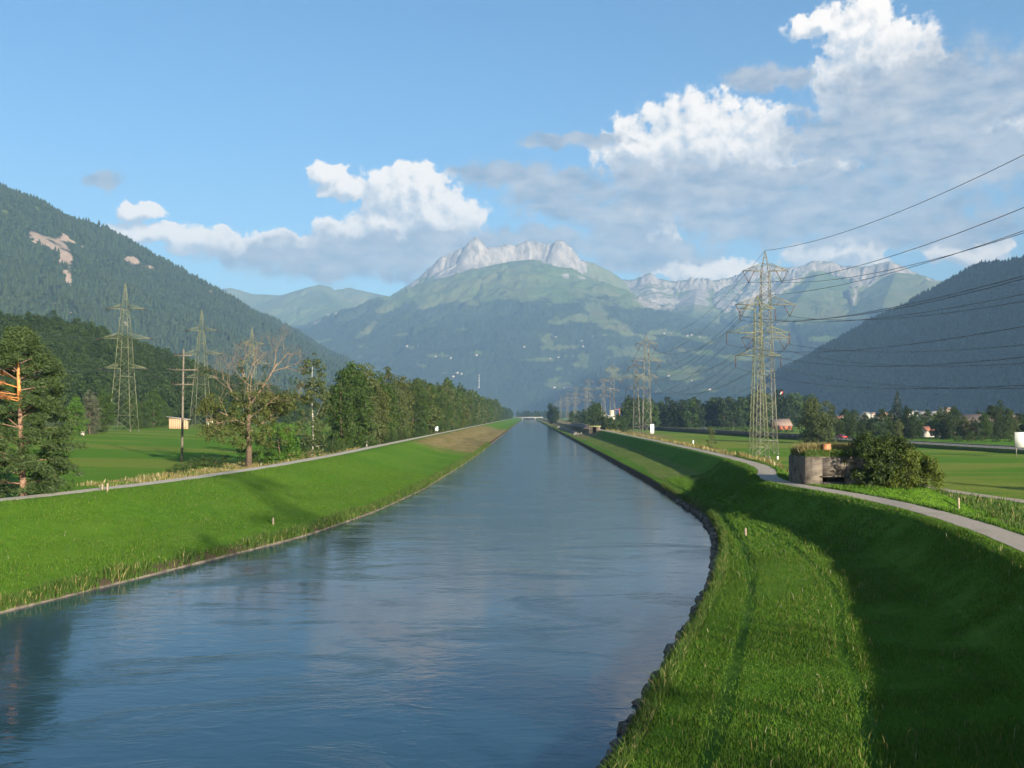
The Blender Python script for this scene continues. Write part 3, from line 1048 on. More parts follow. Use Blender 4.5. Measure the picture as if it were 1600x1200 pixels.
def place(name, pr, loc, label, cat='tree', group=None, rz=0.0, sc=1.0, leaf=None):
    z = loc[2] if len(loc) > 2 else gz(loc[0], loc[1])
    t = thing(name, (loc[0], loc[1], z), label, cat, group, rz, sc)
    link('trunk', pr[0], t)
    cr_ = link('crown', pr[1], t)
    if leaf is not None:
        cr_.material_slots[0].link = 'OBJECT'
        cr_.material_slots[0].material = leaf
    return t


ROUND = [(0.0, 2.2), (0.15, 3.2), (0.4, 4.2), (0.65, 3.9), (0.85, 2.4), (1.0, 0.5)]
TALL = [(0.0, 1.6), (0.15, 2.6), (0.4, 3.3), (0.65, 3.0), (0.85, 1.9), (1.0, 0.3)]
protos = {
    'ash': [tree_protos(20, 0.3, 0.035, TALL, 105, 1.2, 62, 0.5, LEAF, BARK) for _ in range(3)],
    'broad': [tree_protos(17, 0.32, 0.035, ROUND, 110, 1.3, 66, 0.52, LEAF, BARK) for _ in range(3)],
    'far': [tree_protos(17, 0.3, 0.06, ROUND, 62, 1.7, 34, 0.95, LEAF_D, BARK, nlimb=5) for _ in range(4)],
    'willow': [tree_protos(13.4, 0.3, 0.03, [(0, 3.4), (0.2, 4.2), (0.5, 5.2), (0.75, 4.6), (0.92, 2.6), (1, 0.6)], 150, 1.35, 95, 0.44, LEAF_W, BARK, nlimb=10)],
    'birch': [tree_protos(16.5, 0.15, 0.08, [(0, 1.6), (0.2, 2.6), (0.5, 2.8), (0.8, 2.0), (1, 0.5)], 110, 0.85, 34, 0.36, LEAF_W, BARK_W, nlimb=12, shell=0.2, top=0.86) for _ in range(2)],
    'bush': [tree_protos(3.2, 0.06, 0.02, [(0, 1.3), (0.3, 1.8), (0.7, 1.5), (1, 0.4)], 34, 0.55, 30, 0.24, LEAF_D, BARK, nlimb=8) for _ in range(3)],
    'sapling': [tree_protos(5.5, 0.07, 0.12, [(0, 0.8), (0.3, 1.4), (0.7, 1.1), (1, 0.2)], 34, 0.5, 26, 0.24, LEAF, BARK, nlimb=10) for _ in range(2)],
}


def spruce_proto(H, rb):
    cc, rad = [], []
    for h in np.arange(0.05, 1.0, 0.035):
        r = rb * (1 - h) ** 0.85
        k = max(3, int(9 * r / rb + 2))
        for j in range(k):
            a = j * 2 * PI / k + rng.uniform(0, 1.2)
            for q in (0.45, 0.9):
                cc.append((r * q * math.cos(a), r * q * math.sin(a), h * H - 0.25 * r * q))
                rad.append(0.25 + 0.32 * r * 0.4)
    v, f = clump_leaves(np.array(cc), np.array(rad), 16, 0.42, 0.5, 0.7, 0.4, 0.2)
    return trunk_mesh('trunk', H, 0.22, np.zeros((0, 3)), BARK, 0, top=0.98), mesh_np('crown', v, f, [SPRUCE])


protos['spruce'] = [spruce_proto(14, 3.4)]


# --- stuff: instanced woods (points and source crowns live in one mesh)
def wood_object(name, pts, sc, rz, var, sources, mats, kind='stuff'):
    """sources: list of (verts, faces-list, mat index)"""
    vs, fl, mi, src = [np.asarray(pts)], [], [], [np.zeros(len(pts))]
    off = len(pts)
    for k, (v, f, m_i) in enumerate(sources):
        vs.append(v)
        src.append(np.full(len(v), k + 1.0))
        for ff in f:
            fl.append(np.asarray(ff) + off)
            mi.append(np.full(len(ff), m_i))
        off += len(v)
    tot = off
    pad = tot - len(pts)
    at = {'src': np.concatenate(src), 'sc': np.concatenate([sc, np.ones(pad)]), 'rz': np.concatenate([rz, np.zeros(pad)]), 'var': np.concatenate([var, np.zeros(pad)])}
    me = mesh_np(name, np.concatenate(vs), fl, mats, np.concatenate(mi), True, at)
    o = link(name, me)
    ng = bpy.data.node_groups.new(name + '_nodes', 'GeometryNodeTree')
    ng.interface.new_socket('Geometry', in_out='INPUT', socket_type='NodeSocketGeometry')
    ng.interface.new_socket('Geometry', in_out='OUTPUT', socket_type='NodeSocketGeometry')
    nd, lk = ng.nodes, ng.links
    gi, go = nd.new('NodeGroupInput'), nd.new('NodeGroupOutput')

    def named(nm):
        a = nd.new('GeometryNodeInputNamedAttribute')
        a.data_type = 'FLOAT'
        a.inputs['Name'].default_value = nm
        return a.outputs['Attribute']

    def sel(k):
        c = nd.new('FunctionNodeCompare')
        c.data_type = 'FLOAT'
        c.operation = 'EQUAL'
        lk.new(named('src'), c.inputs['A'])
        c.inputs['B'].default_value = float(k)
        c.inputs['Epsilon'].default_value = 0.1
        s = nd.new('GeometryNodeSeparateGeometry')
        s.domain = 'POINT'
        lk.new(gi.outputs[0], s.inputs['Geometry'])
        lk.new(c.outputs['Result'], s.inputs['Selection'])
        return s.outputs['Selection']
    gti = nd.new('GeometryNodeGeometryToInstance')
    for k in range(len(sources)):
        if k == 0:
            lk.new(sel(1), gti.inputs[0])
            joined = [gti.outputs[0]]
        else:
            g2 = nd.new('GeometryNodeGeometryToInstance')
            lk.new(sel(k + 1), g2.inputs[0])
            joined.append(g2.outputs[0])
    jn = nd.new('GeometryNodeJoinGeometry')
    for j in joined:
        lk.new(j, jn.inputs[0])
    iop = nd.new('GeometryNodeInstanceOnPoints')
    lk.new(sel(0), iop.inputs['Points'])
    lk.new(jn.outputs[0], iop.inputs['Instance'])
    iop.inputs['Pick Instance'].default_value = True
    lk.new(named('var'), iop.inputs['Instance Index'])
    cx = nd.new('ShaderNodeCombineXYZ')
    lk.new(named('rz'), cx.inputs[2])
    lk.new(cx.outputs[0], iop.inputs['Rotation'])
    cs = nd.new('ShaderNodeCombineXYZ')
    for i in range(3):
        lk.new(named('sc'), cs.inputs[i])
    lk.new(cs.outputs[0], iop.inputs['Scale'])
    lk.new(iop.outputs[0], go.inputs[0])
    md = o.modifiers.new('woods', 'NODES')
    md.node_group = ng
    o['kind'] = kind
    return o


def blob_tree(conifer=False):
    """low canopy blob for trees kilometres away"""
    import bmesh
    bm = bmesh.new()
    bmesh.ops.create_icosphere(bm, subdivisions=2, radius=1.0)
    v = np.array([x.co[:] for x in bm.verts])
    f = np.array([[q.index for q in x.verts] for x in bm.faces])
    bm.free()
    h = (v[:, 2] + 1) / 2
    jit = rng.uniform(0.72, 1.25, len(v))
    if conifer:
        v[:, :2] *= ((1.05 - h) * 1.25 + 0.03)[:, None] * jit[:, None] * 0.75
        v[:, 2] = h * 4.0
    else:
        v *= jit[:, None]
        v[:, 2] = (v[:, 2] + 0.85) * 1.15
    return v * 5.0, [f], 0


BL = [blob_tree(), blob_tree(), blob_tree(True), blob_tree(True)]


def scatter(PM, npts, keep, smin, smax):
    P, px, py, bad, (nx, ny) = PM
    cand = np.flatnonzero(keep & (bad < 0.2))
    i = rng.choice(cand, npts, replace=True)
    i = i[(i % nx < nx - 1) & (i // nx < ny - 1)]
    a, b = rng.random(len(i))[:, None], rng.random(len(i))[:, None]
    p = P[i] * (1 - a) * (1 - b) + P[i + 1] * a * (1 - b) + P[i + nx] * (1 - a) * b + P[i + nx + 1] * a * b
    n_ = len(p)
    p[:, 2] -= 1.5
    return p, rng.uniform(smin, smax, n_), rng.uniform(0, 6.28, n_), rng.integers(0, 4, n_).astype(float)


P, px, py, bad, _ = LM
keep = (px > -60) & (px < 700) & (py > 240) & (py < 660) & (P[:, 2] > 10)
a_ = scatter(LM, 42000, keep, 0.75, 1.35)
tag(wood_object('forest', *a_, BL, [CANOPY]), 'dark forest covering the steep mountain with pink rock scars', 'forest')
P, px, py, bad, _ = RM
keep = (px > 1100) & (px < 1680) & (py > 340) & (py < 665) & (P[:, 2] > 8)
a_ = scatter(RM, 36000, keep, 0.75, 1.35)
tag(wood_object('forest', *a_, BL, [CANOPY]), 'dark shaded forest covering the mountain behind the village', 'forest')

# wooded hill behind the meadow
fv = []
for tm, cm in protos['far']:
    v = np.zeros(len(cm.vertices) * 3)
    cm.vertices.foreach_get('co', v)
    fv.append((v.reshape(-1, 3), [np.arange(len(v) // 3).reshape(-1, 4)], 0))
hk = (HP[:, 2] > ground_z(HP[:, 0], HP[:, 1], False) + 0.5)
cand = np.flatnonzero(hk & (HP[:, 0] > -620) & (HP[:, 1] > 120))
ii = rng.choice(cand, 4600)
pp = HP[ii] + np.stack([rng.uniform(-3, 3, len(ii)), rng.uniform(-3, 3, len(ii)), np.full(len(ii), -0.8)], 1)
vr = rng.integers(0, 4, len(ii)).astype(float)
tag(wood_object('forest', pp, rng.uniform(0.65, 1.05, len(ii)), rng.uniform(0, 6.28, len(ii)), vr, fv, [LEAF_D]), 'dense green wood covering the low hill behind the meadow', 'forest')

# --- single trees at the edge of the wooded hill
EDGE = 'trees along the foot of the wooded hill'
edge_spots = [(-100, 690, 212), (20, 684, 225), (118, 680, 244), (140, 676, 262), (162, 675, 280), (205, 672, 330), (222, 671, 345), (240, 670, 360), (255, 669, 385), (300, 667, 440), (322, 667, 452), (338, 667, 440), (352, 667, 430), (368, 667, 470), (402, 666, 480), (425, 665, 500), (450, 664, 520), (470, 664, 545), (505, 663, 560), (520, 662, 580), (536, 661, 600), (552, 660, 640)]
for i, (x, y, Y) in enumerate(edge_spots):
    q = at_y(x, y, Y)
    if i in (3,):
        lf, lb = LEAF_G, 'grey green willow at the foot of the wooded hill'
    elif i in (1, 2, 13):
        lf, lb = LEAF_B, 'bright green leafy tree at the foot of the wooded hill'
    else:
        lf = [LEAF_D, LEAF, LEAF][i % 3]
        lb = ('dark' if lf is LEAF_D else 'mid') + ' green tree at the foot of the wooded hill ' + ('beside the pine' if x < 150 else ('behind the big green pylon' if x < 270 else ('near the pale shed' if x < 360 else 'beyond the half bare tree')))
    place('tree', protos['far' if Y > 420 else 'broad'][i % 3], (q.x, q.y), lb, 'tree', EDGE, rnd.uniform(0, 6), rnd.uniform(0.55, 0.85) if Y > 225 else 0.7, lf)

# --- the row along the left path
ROW = 'trees lining the left gravel path'
y, i = 192.0, 0


def row_label(lf, y, tall, front):
    col = {LEAF: 'mid green', LEAF_Y: 'olive green', LEAF_D: 'dark green', LEAF_W: 'pale grey green'}[lf]
    seg = 'near the white birches' if y < 275 else ('by the blue notice board' if y < 430 else ('above the parched bank' if y < 700 else 'towards the far bridge'))
    return ('tall ' if tall else 'smaller ') + col + (' tree lining the gravel path ' if front else ' tree in the second line ') + seg


while y < 1150:
    k = rnd.choice(['ash', 'ash', 'broad']) if y < 600 else rnd.choice(['far', 'ash', 'far'])
    lf = rnd.choice([LEAF, LEAF, LEAF_Y, LEAF_D, LEAF_W])
    big = rnd.uniform(0.85, 1.18) * (0.8 if y < 420 else 1.0)
    x = -34.8 - rnd.uniform(0, 3.5)
    bs = {'ash': 1.08, 'broad': 1.2, 'far': 1.25}[k]
    place('tree', rnd.choice(protos[k]), (x, y), row_label(lf, y, big > 1.0, True), 'tree', ROW, rnd.uniform(0, 6), bs * big, lf)
    if rnd.random() < 0.7 and y > 235:
        lf = rnd.choice([LEAF, LEAF_D, LEAF_Y])
        place('tree', rnd.choice(protos[k]), (x - rnd.uniform(6, 12), y + rnd.uniform(1, 5)), row_label(lf, y, big > 1.0, False), 'tree', ROW, rnd.uniform(0, 6), bs * big * rnd.uniform(0.85, 1.1), lf)
    y += rnd.uniform(5.5, 8.5) * (1 + y / 700)
    i += 1
fy_ = np.concatenate([np.linspace(1155, 2230, 90), np.linspace(2300, 3300, 60)])
fp_ = np.stack([np.where(fy_ < 2240, -36.5, -14) - rng.uniform(0, 14, len(fy_)) + np.where(fy_ > 2240, rng.uniform(0, 150, len(fy_)), 0), fy_, np.full(len(fy_), 1.5)], 1)
fv_ = None
for (x, yb, Y, sc) in [(573, 697, 212, 0.8), (590, 693, 235, 0.85)]:
    q = at_y(x, yb, Y)
    place('birch_tree', protos['birch'][rnd.randrange(2)], (q.x, q.y), 'slender birch with pale trunk among the row along the gravel path', 'tree', 'birches in the row along the gravel path', rnd.uniform(0, 6), sc)
place('birch_tree', protos['birch'][0], (-34.2, 158), 'tall thin birch with white trunk and sparse leaves beside the half bare tree', 'tree', None, 0.4, 1.03)

# --- half-dead tree with bare crown
def branch(mb, tips, p, d, L, r, depth, droop=0.0):
    n_ = 4
    pts = [p]
    dd = d.copy()
    for k in range(n_):
        dd = dd + rng.normal(size=3) * 0.1 + np.array((0, 0, 0.05 - droop))
        dd /= np.linalg.norm(dd)
        pts.append(pts[-1] + dd * L / n_)
    mb.tube(pts, np.linspace(r, r * 0.55, n_ + 1), 5 if depth > 2 else 3, False)
    tips.append((pts[-1], depth))
    if depth == 0:
        return
    for k in range(3 if depth > 1 else 4):
        t = rng.uniform(0.35, 1.0)
        i0 = min(n_ - 1, int(t * n_))
        s_ = pts[i0] + (pts[i0 + 1] - pts[i0]) * (t * n_ - i0)
        side = rng.normal(size=3)
        side -= side.dot(dd) * dd
        side /= np.linalg.norm(side)
        nd_ = dd * 0.75 + side * 0.75
        nd_ /= np.linalg.norm(nd_)
        branch(mb, tips, s_, nd_, L * rng.uniform(0.5, 0.72), r * 0.5, depth - 1, droop)


q = at_ground(390, 722)
t = thing('half_bare_tree', (-39.5, 141, gz(-39.5, 141)), 'tall half bare tree with brown twigs and ivy clumps beside the gravel path', 'tree')
mb, tips = MB(), []
trunk_pts = np.array([(0, 0, -0.3), (0.05, 0, 3), (-0.1, 0, 6.5), (0.15, 0.1, 9)])
mb.tube(trunk_pts, [0.5, 0.4, 0.34, 0.3], 8)
mb.build('trunk', BARK, t, smooth=True)
mb2 = MB()
tw = [((0.15, 0.1, 9), (-0.22, 0, 1), 6.5, 0.2), ((0.15, 0.1, 9), (0.38, 0.1, 1), 7.0, 0.22), ((0.0, 0, 8), (-0.75, 0.1, 0.75), 5.5, 0.15), ((0.0, 0, 7), (0.8, -0.2, 0.6), 5.5, 0.14),
      ((0, 0, 6), (-0.8, -0.3, 0.5), 5, 0.13), ((0, 0, 7.5), (0.2, 0.8, 0.7), 5, 0.13), ((0.1, 0, 8.5), (0.1, -0.5, 0.9), 5.5, 0.14), ((0, 0, 5), (0.7, 0.3, 0.45), 5, 0.12)]
for (p0, d0, l0, r0) in tw:
    d0 = np.array(d0, float)
    branch(mb2, tips, np.array(p0, float), d0 / np.linalg.norm(d0), l0, r0 * 0.65, 5)
mb2.build('bare_branches', TWIG, t)
cc = np.array([(-1.0, 0, 14.6), (-1.3, 0, 13.7), (-0.95, 0.1, 12.4), (-0.9, 0, 11.3), (2.3, 0.1, 14.0), (2.3, 0.1, 12.6), (1.9, 0, 11.6), (1.0, 0, 10.2), (-3.3, 0, 10.8), (-3.6, 0, 9.8), (-5.9, 0, 13.4), (-6.6, 0, 13.8), (0.1, 0, 8.4),
               (5.5, 0, 10.0), (5.9, 0.2, 11.0), (6.2, 0, 12.3)])
v, f = clump_leaves(cc, np.full(len(cc), 0.62), 46, 0.28, 1.1)
link('ivy', mesh_np('ivy', v, f, [LEAF_D]), t)
lc = [tp_ for tp_, dp in tips if tp_[2] < 10.5]
lc = np.array([lc[i] for i in rng.choice(len(lc), min(150, len(lc)), replace=False)] + [(rng.normal() * 2.5 - 0.2, rng.normal() * 1.6, rng.uniform(3.2, 9.5)) for _ in range(110)])
v, f = clump_leaves(lc, np.full(len(lc), 0.7), 52, 0.3, 0.8, shell=0.15)
link('crown', mesh_np('crown', v, f, [LEAF_Y]), t)

place('shrub', tree_protos(6.4, 0.12, 0.01, [(0, 2.4), (0.3, 3.2), (0.6, 2.9), (0.85, 1.8), (1, 0.5)], 110, 0.75, 40, 0.3, LEAF_B, BARK), (-37.2, 149), 'big bright green leafy shrub beside the half bare tree', 'shrub', None, 0, 1.0)
for (x, yy, s_) in [(-38.3, 152, 1.1), (-34.4, 156.5, 0.8), (-41.5, 148, 1.0)]:
    place('shrub', protos['bush'][0], (x, yy), 'low dark shrub under the half bare tree', 'shrub', 'shrubs under the half bare tree', x, s_, LEAF)

for (px_, py_, s_) in [(285, 738, .42), (300, 733, .5), (318, 728, .55), (336, 730, .5), (352, 726, .45), (270, 742, .35)]:
    g_ = at_ground(px_, py_)
    place('shrub', protos['bush'][px_ % 3], (g_.x, g_.y), 'low dark shrub in the ditch below the wooden pole', 'shrub', 'shrubs in the ditch below the wooden pole', px_, (s_ * 1.3, s_ * 1.3, s_), LEAF_D)
for i in range(26):
    y_ = 176 + i * 7.5 + rnd.uniform(-2, 2)
    place('shrub', protos['bush'][i % 3], (-33.8 - rnd.uniform(0, 2.5), y_), ['dark', 'mid green', 'mid green'][i % 3] + ' undergrowth shrub at the feet of the path trees ' + ('near the birches' if y_ < 275 else 'by the blue notice board'), 'shrub', 'undergrowth under the path trees', i, rnd.uniform(0.7, 1.2), [LEAF_D, LEAF, LEAF][i % 3])

# --- pine at the left edge
def pine():
    H = 13.6
    prof = np.array([(0.04, 2.9), (0.12, 3.7), (0.2, 4.4), (0.35, 4.3), (0.5, 3.7), (0.65, 3.2), (0.78, 2.7), (0.88, 2.0), (0.95, 1.2), (1.0, 0.3)])
    cc, rad = [], []
    while len(cc) < 330:
        h = rng.uniform(0.06, 1.0)
        a = rng.uniform(0, 2 * PI)
        r = np.interp(h, prof[:, 0], prof[:, 1]) * (0.3 + 0.7 * rng.random() ** 0.45) * (1 + 0.16 * math.sin(h * 40 + a * 2))
        x, y_ = r * math.cos(a), r * math.sin(a)
        if 0.56 < h < 0.79 and x < 0.9 and x > -4.5 and y_ < 1.2:
            continue
        if h < 0.2 and abs(x - 0.4) < 0.7 and y_ < 0.5:
            continue
        cc.append((x, y_, h * H - 0.08 * r))
        rad.append(rng.uniform(0.45, 0.85))
    cc, rad = np.array(cc), np.array(rad)
    v, f = clump_leaves(cc, rad, 165, 0.3, 0.55, 0.8, 0.22, 0.2)
    t = thing('pine_tree', (-40.3, 78.5, gz(-40.3, 78.5)), 'large pine with orange upper trunk and a rusty dead branch beside the gravel path', 'tree')
    hs = np.array([0, 0.06, 0.2, 0.4, 0.55])
    mb = MB()
    mb.tube(np.stack([0.5 - hs * 0.8, hs * 0, hs * H - 0.3 * (hs == 0)], 1), [0.36, 0.27, 0.24, 0.2, 0.17], 9)
    o = mb.build('trunk', BARK_P, t, smooth=True)
    mb = MB()
    hs = np.array([0.55, 0.7, 0.85, 0.97])
    mb.tube(np.stack([0.5 - hs * 0.8, hs * 0, hs * H], 1), [0.17, 0.14, 0.09, 0.03], 7)
    mb.build('upper_trunk', BARK_O, t, smooth=True)
    mb = MB()
    for i in rng.choice(len(cc), 60, replace=False):
        c = cc[i]
        h0 = max(0.1, c[2] / H - rng.uniform(0.02, 0.1))
        s_ = np.array((0.5 - h0 * 0.8, 0, h0 * H))
        mb.tube([s_, (s_ + c) / 2 + np.array((0, 0, 0.15)), c], [0.06, 0.04, 0.015], 4, False)
        mb.build('branch', BARK_P, t)
        mb = MB()
    mb, dc = MB(), []
    for (ax, az, hh) in [(-2.6, 0.9, 0.66), (-3.2, 0.4, 0.62), (-2.3, 1.3, 0.7), (-1.6, 0.2, 0.6), (-2.9, 1.0, 0.58)]:
        s_ = np.array((0.5 - hh * 0.8, 0, hh * H))
        e = s_ + np.array((ax, -0.8, az))
        mb.tube([s_, (s_ + e) / 2, e], [0.05, 0.035, 0.012], 4, False)
        for q in np.linspace(0.45, 1, 5):
            dc.append(s_ + (e - s_) * q)
    mb.build('dead_branch', BARK_O, t)
    v2, f2 = clump_leaves(np.array(dc), np.full(len(dc), 0.3), 42, 0.3, 0.7, 0.8, 0.2, 0.1)
    link('dead_needles', mesh_np('dead_needles', v2, f2, [DEADN]), t)
    link('crown', mesh_np('crown', v, f, [NEEDLE]), t)


pine()
place('shrub', protos['bush'][1], (-38.3, 80.5), 'leafy green shrub at the foot of the pine', 'shrub', None, 0.3, (1.0, 1.0, 1.2), LEAF_D)

# --- the big bush beside the bunker
cc, rad = crown_clumps(4.9, 0.02, [(0, 2.6), (0.2, 3.2), (0.5, 3.1), (0.8, 2.2), (1, 0.9)], 170, 0.62, 0.32)
v, f = clump_leaves(cc, rad, 110, 0.24, 0.85, 0.8, 0.55, 0.3)
bushp = (trunk_mesh('trunk', 4.2, 0.09, cc, BARK, 40), mesh_np('crown', v, f, [LEAF_D]))
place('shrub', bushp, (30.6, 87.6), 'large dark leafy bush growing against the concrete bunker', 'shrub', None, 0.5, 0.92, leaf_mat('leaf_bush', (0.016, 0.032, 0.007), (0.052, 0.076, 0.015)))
place('shrub', bushp, (32.6, 85.5), 'bush tinted a sunlit yellow green in front of the dark bush by the bunker', 'shrub', None, 2.1, 0.66, leaf_mat('leaf_bush_lit', (0.035, 0.06, 0.008), (0.11, 0.14, 0.022)))  # sunlit part of the bush, its light put into a paler leaf colour

for i, (x, y, s_) in enumerate([(88, 71, 0.95), (94, 76, 0.85)]):
    place('tree', protos['broad'][i], (x, y), 'leafy tree outside the field whose shadow falls across the grass', 'tree', 'trees beside the right field', i, s_, LEAF)

# --- shrubs on the landward side of the right dyke
for i, (x, y, s_, lf) in enumerate([(33.4, 143, .45, LEAF_D), (34.4, 152, .5, LEAF_Y), (34.6, 166, .6, LEAF_D), (34.9, 175, .55, LEAF_Y), (35.2, 188, .75, LEAF_Y), (35.6, 201, .9, LEAF_D), (35.5, 208, .75, LEAF_D), (35.3, 219, .6, LEAF_Y), (35.6, 232, .7, LEAF_D),
                                    (35.4, 251, .6, LEAF_Y), (35.9, 262, .6, LEAF_D), (35.2, 283, .55, LEAF_Y), (36, 309, .7, LEAF_D), (35.4, 335, .6, LEAF_Y), (36, 364, .9, LEAF_D)]):
    place('shrub', protos['bush'][i % 3], (x, y), ('olive' if lf is LEAF_Y else 'dark') + ' rough shrub on the grassy edge behind the right dyke', 'shrub', 'shrubs along the right dyke', x * y, (s_ * 1.25, s_ * 1.25, s_ * 0.75), lf)

# --- right plain: lone trees, hedges, wood
place('willow_tree', protos['willow'][0], (88.5, 307), 'big rounded grey green willow standing in front of the road', 'tree', None, 0, 1.03)
place('tree', protos['sapling'][0], (51.5, 281), 'small young tree standing alone in the green field', 'tree', None, 0, 1.0, LEAF_Y)
place('spruce_tree', protos['spruce'][0], tuple(at_y(1403, 690, 392))[:2], 'dark pointed spruce rising above the trees by the road', 'tree', None, 0, (1.45, 1.45, 1.3))
WOODR = 'trees of the wood behind the field'
for i in range(46):
    x = 985 + i * 6.3 + rnd.uniform(-3, 3)
    Y = 690 + rnd.uniform(0, 60) + max(0, (x - 1130)) * 0.5
    q = at_y(x, 660, Y)
    sc = rnd.uniform(1.0, 1.3) * (1.25 if x > 1165 else 1.0)
    lf = rnd.choice([LEAF_D, LEAF_DD, LEAF_DD, LEAF])
    place('tree', protos['far'][i % 4], (q.x, q.y), ('tall ' if sc > 1.22 else 'lower ') + {LEAF_D: 'dark', LEAF_DD: 'very dark', LEAF: 'mid green'}[lf] + ' tree of the wood ' + ('behind the white sign' if x < 1060 else ('behind the lone young tree' if x < 1150 else ('behind the paired pylons' if x < 1205 else 'beside the brown roofed barn'))), 'tree', WOODR, rnd.uniform(0, 6), sc, lf)
YARD = 'trees and bushes beyond the road'
yard = [(1312, 345, 6.0), (1328, 350, 6.5), (1322, 385, 9.5), (1345, 360, 5.5), (1362, 365, 6.5), (1378, 372, 9.5), (1392, 378, 8.5), (1418, 385, 10), (1432, 375, 8.5), (1404, 350, 6), (1424, 352, 5.5), (1462, 390, 8), (1478, 360, 9.5), (1492, 370, 10),
        (1508, 350, 7), (1522, 345, 6.5), (1538, 355, 8), (1550, 362, 10.5), (1564, 365, 11.5), (1578, 372, 9), (1592, 380, 8), (1606, 372, 9), (1530, 440, 9), (1450, 440, 9.5), (1470, 455, 10), (1352, 450, 8), (1335, 520, 10), (1300, 560, 11), (1625, 400, 10), (1650, 390, 9)]
for i, (x, Y, hh) in enumerate(yard):
    q = at_y(x, 690, Y)
    lf = [LEAF_DD, LEAF, LEAF_DD, LEAF_D, LEAF_Y][i % 5] if x > 1400 else [LEAF_DD, LEAF_DD, LEAF_D][i % 3]
    pr = protos['broad'][i % 3]
    place('tree', pr, (q.x, q.y), {LEAF_D: 'dark', LEAF_DD: 'very dark', LEAF: 'green', LEAF_Y: 'olive'}[lf] + (' low' if hh < 7 else (' tall' if hh > 9.2 else '')) + ' leafy tree beyond the road ' + ('near the willow' if x < 1355 else ('around the spruce' if x < 1440 else ('before the long dark barn' if x < 1545 else 'behind the billboard'))), 'tree', YARD, rnd.uniform(0, 6), hh / 17 * 1.18, lf)
for i in range(26):                                      # hedge beyond the road
    x = 1040 + i * 9 if i < 18 else 1440 + (i - 18) * 20
    Y = 560 - (x - 1020) * 0.43 if i < 18 else 318
    q = at_y(x, 680, Y)
    place('shrub', protos['bush'][i % 3], (q.x + 15, q.y + 8), 'dark round hedge bush beyond the road ' + ('behind the brown barrier' if i < 10 else ('before the barn field' if i < 18 else 'by the guard rail')), 'shrub', 'hedge bushes beyond the road', i, rnd.uniform(0.7, 1.0), LEAF_D)
# right bank further along
place('tree', protos['ash'][1], (23.5, 1010), 'dark bushy tree standing on the right bank near the far bridge', 'tree', 'trees on the far right bank', 0, 1.1, LEAF_D)
place('tree', protos['broad'][1], (27.5, 1000), 'dark bushy tree standing on the right bank near the far bridge', 'tree', 'trees on the far right bank', 0, 1.0, LEAF_D)
for i, (x, Y, s_) in enumerate([(893, 900, .7), (903, 820, .7), (913, 760, .8), (921, 690, .8), (929, 640, .85), (940, 520, .6), (948, 515, .5), (957, 505, .5), (966, 540, .55), (975, 520, .5), (984, 560, .6), (927, 700, 1.1), (935, 720, 1.0), (980, 640, 1.1), (990, 660, 1.15)]):
    q = at_y(x, 660, Y)
    place('tree', protos['far'][i % 4], (q.x, q.y), 'dark low tree among the pylons behind the right dyke', 'tree', 'trees among the far pylons', i, s_, LEAF_D)

# trees too far away to tell apart
kq = 90
qx = rng.uniform(1270, 1640, kq)
qY = rng.uniform(800, 1250, kq)
fq_ = np.array([tuple(at_y(a, 660, b)) for a, b in zip(qx, qY)])
fq_[:, 2] = 0.8
tag(wood_object('far_trees', fq_, rng.uniform(0.3, 0.45, kq), rng.uniform(0, 6.28, kq), rng.integers(0, 4, kq).astype(float), fv, [LEAF_D]), 'low line of distant dark trees in front of the village', 'trees')
tag(wood_object('far_trees', fp_, rng.uniform(1.0, 1.3, len(fp_)), rng.uniform(0, 6.28, len(fp_)), rng.integers(0, 4, len(fp_)).astype(float), fv, [LEAF_D]), 'hazy dark trees closing the view around the far bridge', 'trees')


# --- grass: stuff
def blades(name, x, y, h, wd, mat, label, lean=0.35, cat='grass', zoff=0.0):
    n_ = len(x)
    z = ground_z(x, y) + zoff
    h = h * np.clip(1 + 1.1 * fbm(x * 0.22, y * 0.22, 3), 0.45, 1.9)
    a = rng.uniform(0, 2 * PI, n_)
    hh = h * rng.uniform(0.45, 1.35, n_)
    ww = wd * rng.uniform(0.7, 1.3, n_)
    la = rng.uniform(0, 2 * PI, n_)
    ll = hh * lean * rng.uniform(0.2, 1.2, n_)
    b = np.stack([x, y, z - 0.02], 1)
    s_ = np.stack([np.cos(a) * ww, np.sin(a) * ww, np.zeros(n_)], 1) / 2
    m = b + np.stack([np.cos(la) * ll * 0.35, np.sin(la) * ll * 0.35, hh * 0.6], 1)
    tip = b + np.stack([np.cos(la) * ll, np.sin(la) * ll, hh], 1)
    v = np.stack([b - s_, b + s_, m + s_ * 0.75, m - s_ * 0.75, tip], 1).reshape(-1, 3)
    i = np.arange(n_) * 5
    o = link(name, mesh_np(name, v, [np.stack([i, i + 1, i + 2, i + 3], 1), np.stack([i + 3, i + 2, i + 4], 1)], [mat]))
    return tag(o, label, cat, kind='stuff')


def bank_points(n_, y0, y1, side, pw=1.0):
    y = y0 + (y1 - y0) * rng.random(n_ * 2) ** pw
    if side == 'R':
        lo, hi = Rf(y) + 0.35, PRf(y) - 1.05
    else:
        lo, hi = PLf(y) + 1.1, Lf(y) - 0.25
    x = lo + (hi - lo) * rng.random(n_ * 2)
    d = fbm(x * 0.55, y * 0.55, 3)
    ok = rng.random(n_ * 2) < np.clip(0.75 + d * 0.5, 0.2, 1)
    if side == 'R':
        sR = x - Rf(y)
        wid = np.maximum(PRf(y) - 5.1 - Rf(y), 3)
        for k, cpos in enumerate((0.24, 0.245, 0.62)):
            c0 = cpos * wid + fbm(y * 0.04 + k * 7, y * 0 + k, 2)
            ok &= ~((np.abs(sR - c0) < 0.2) & (rng.random(len(y)) < 0.75))
    return x[ok][:n_], y[ok][:n_]


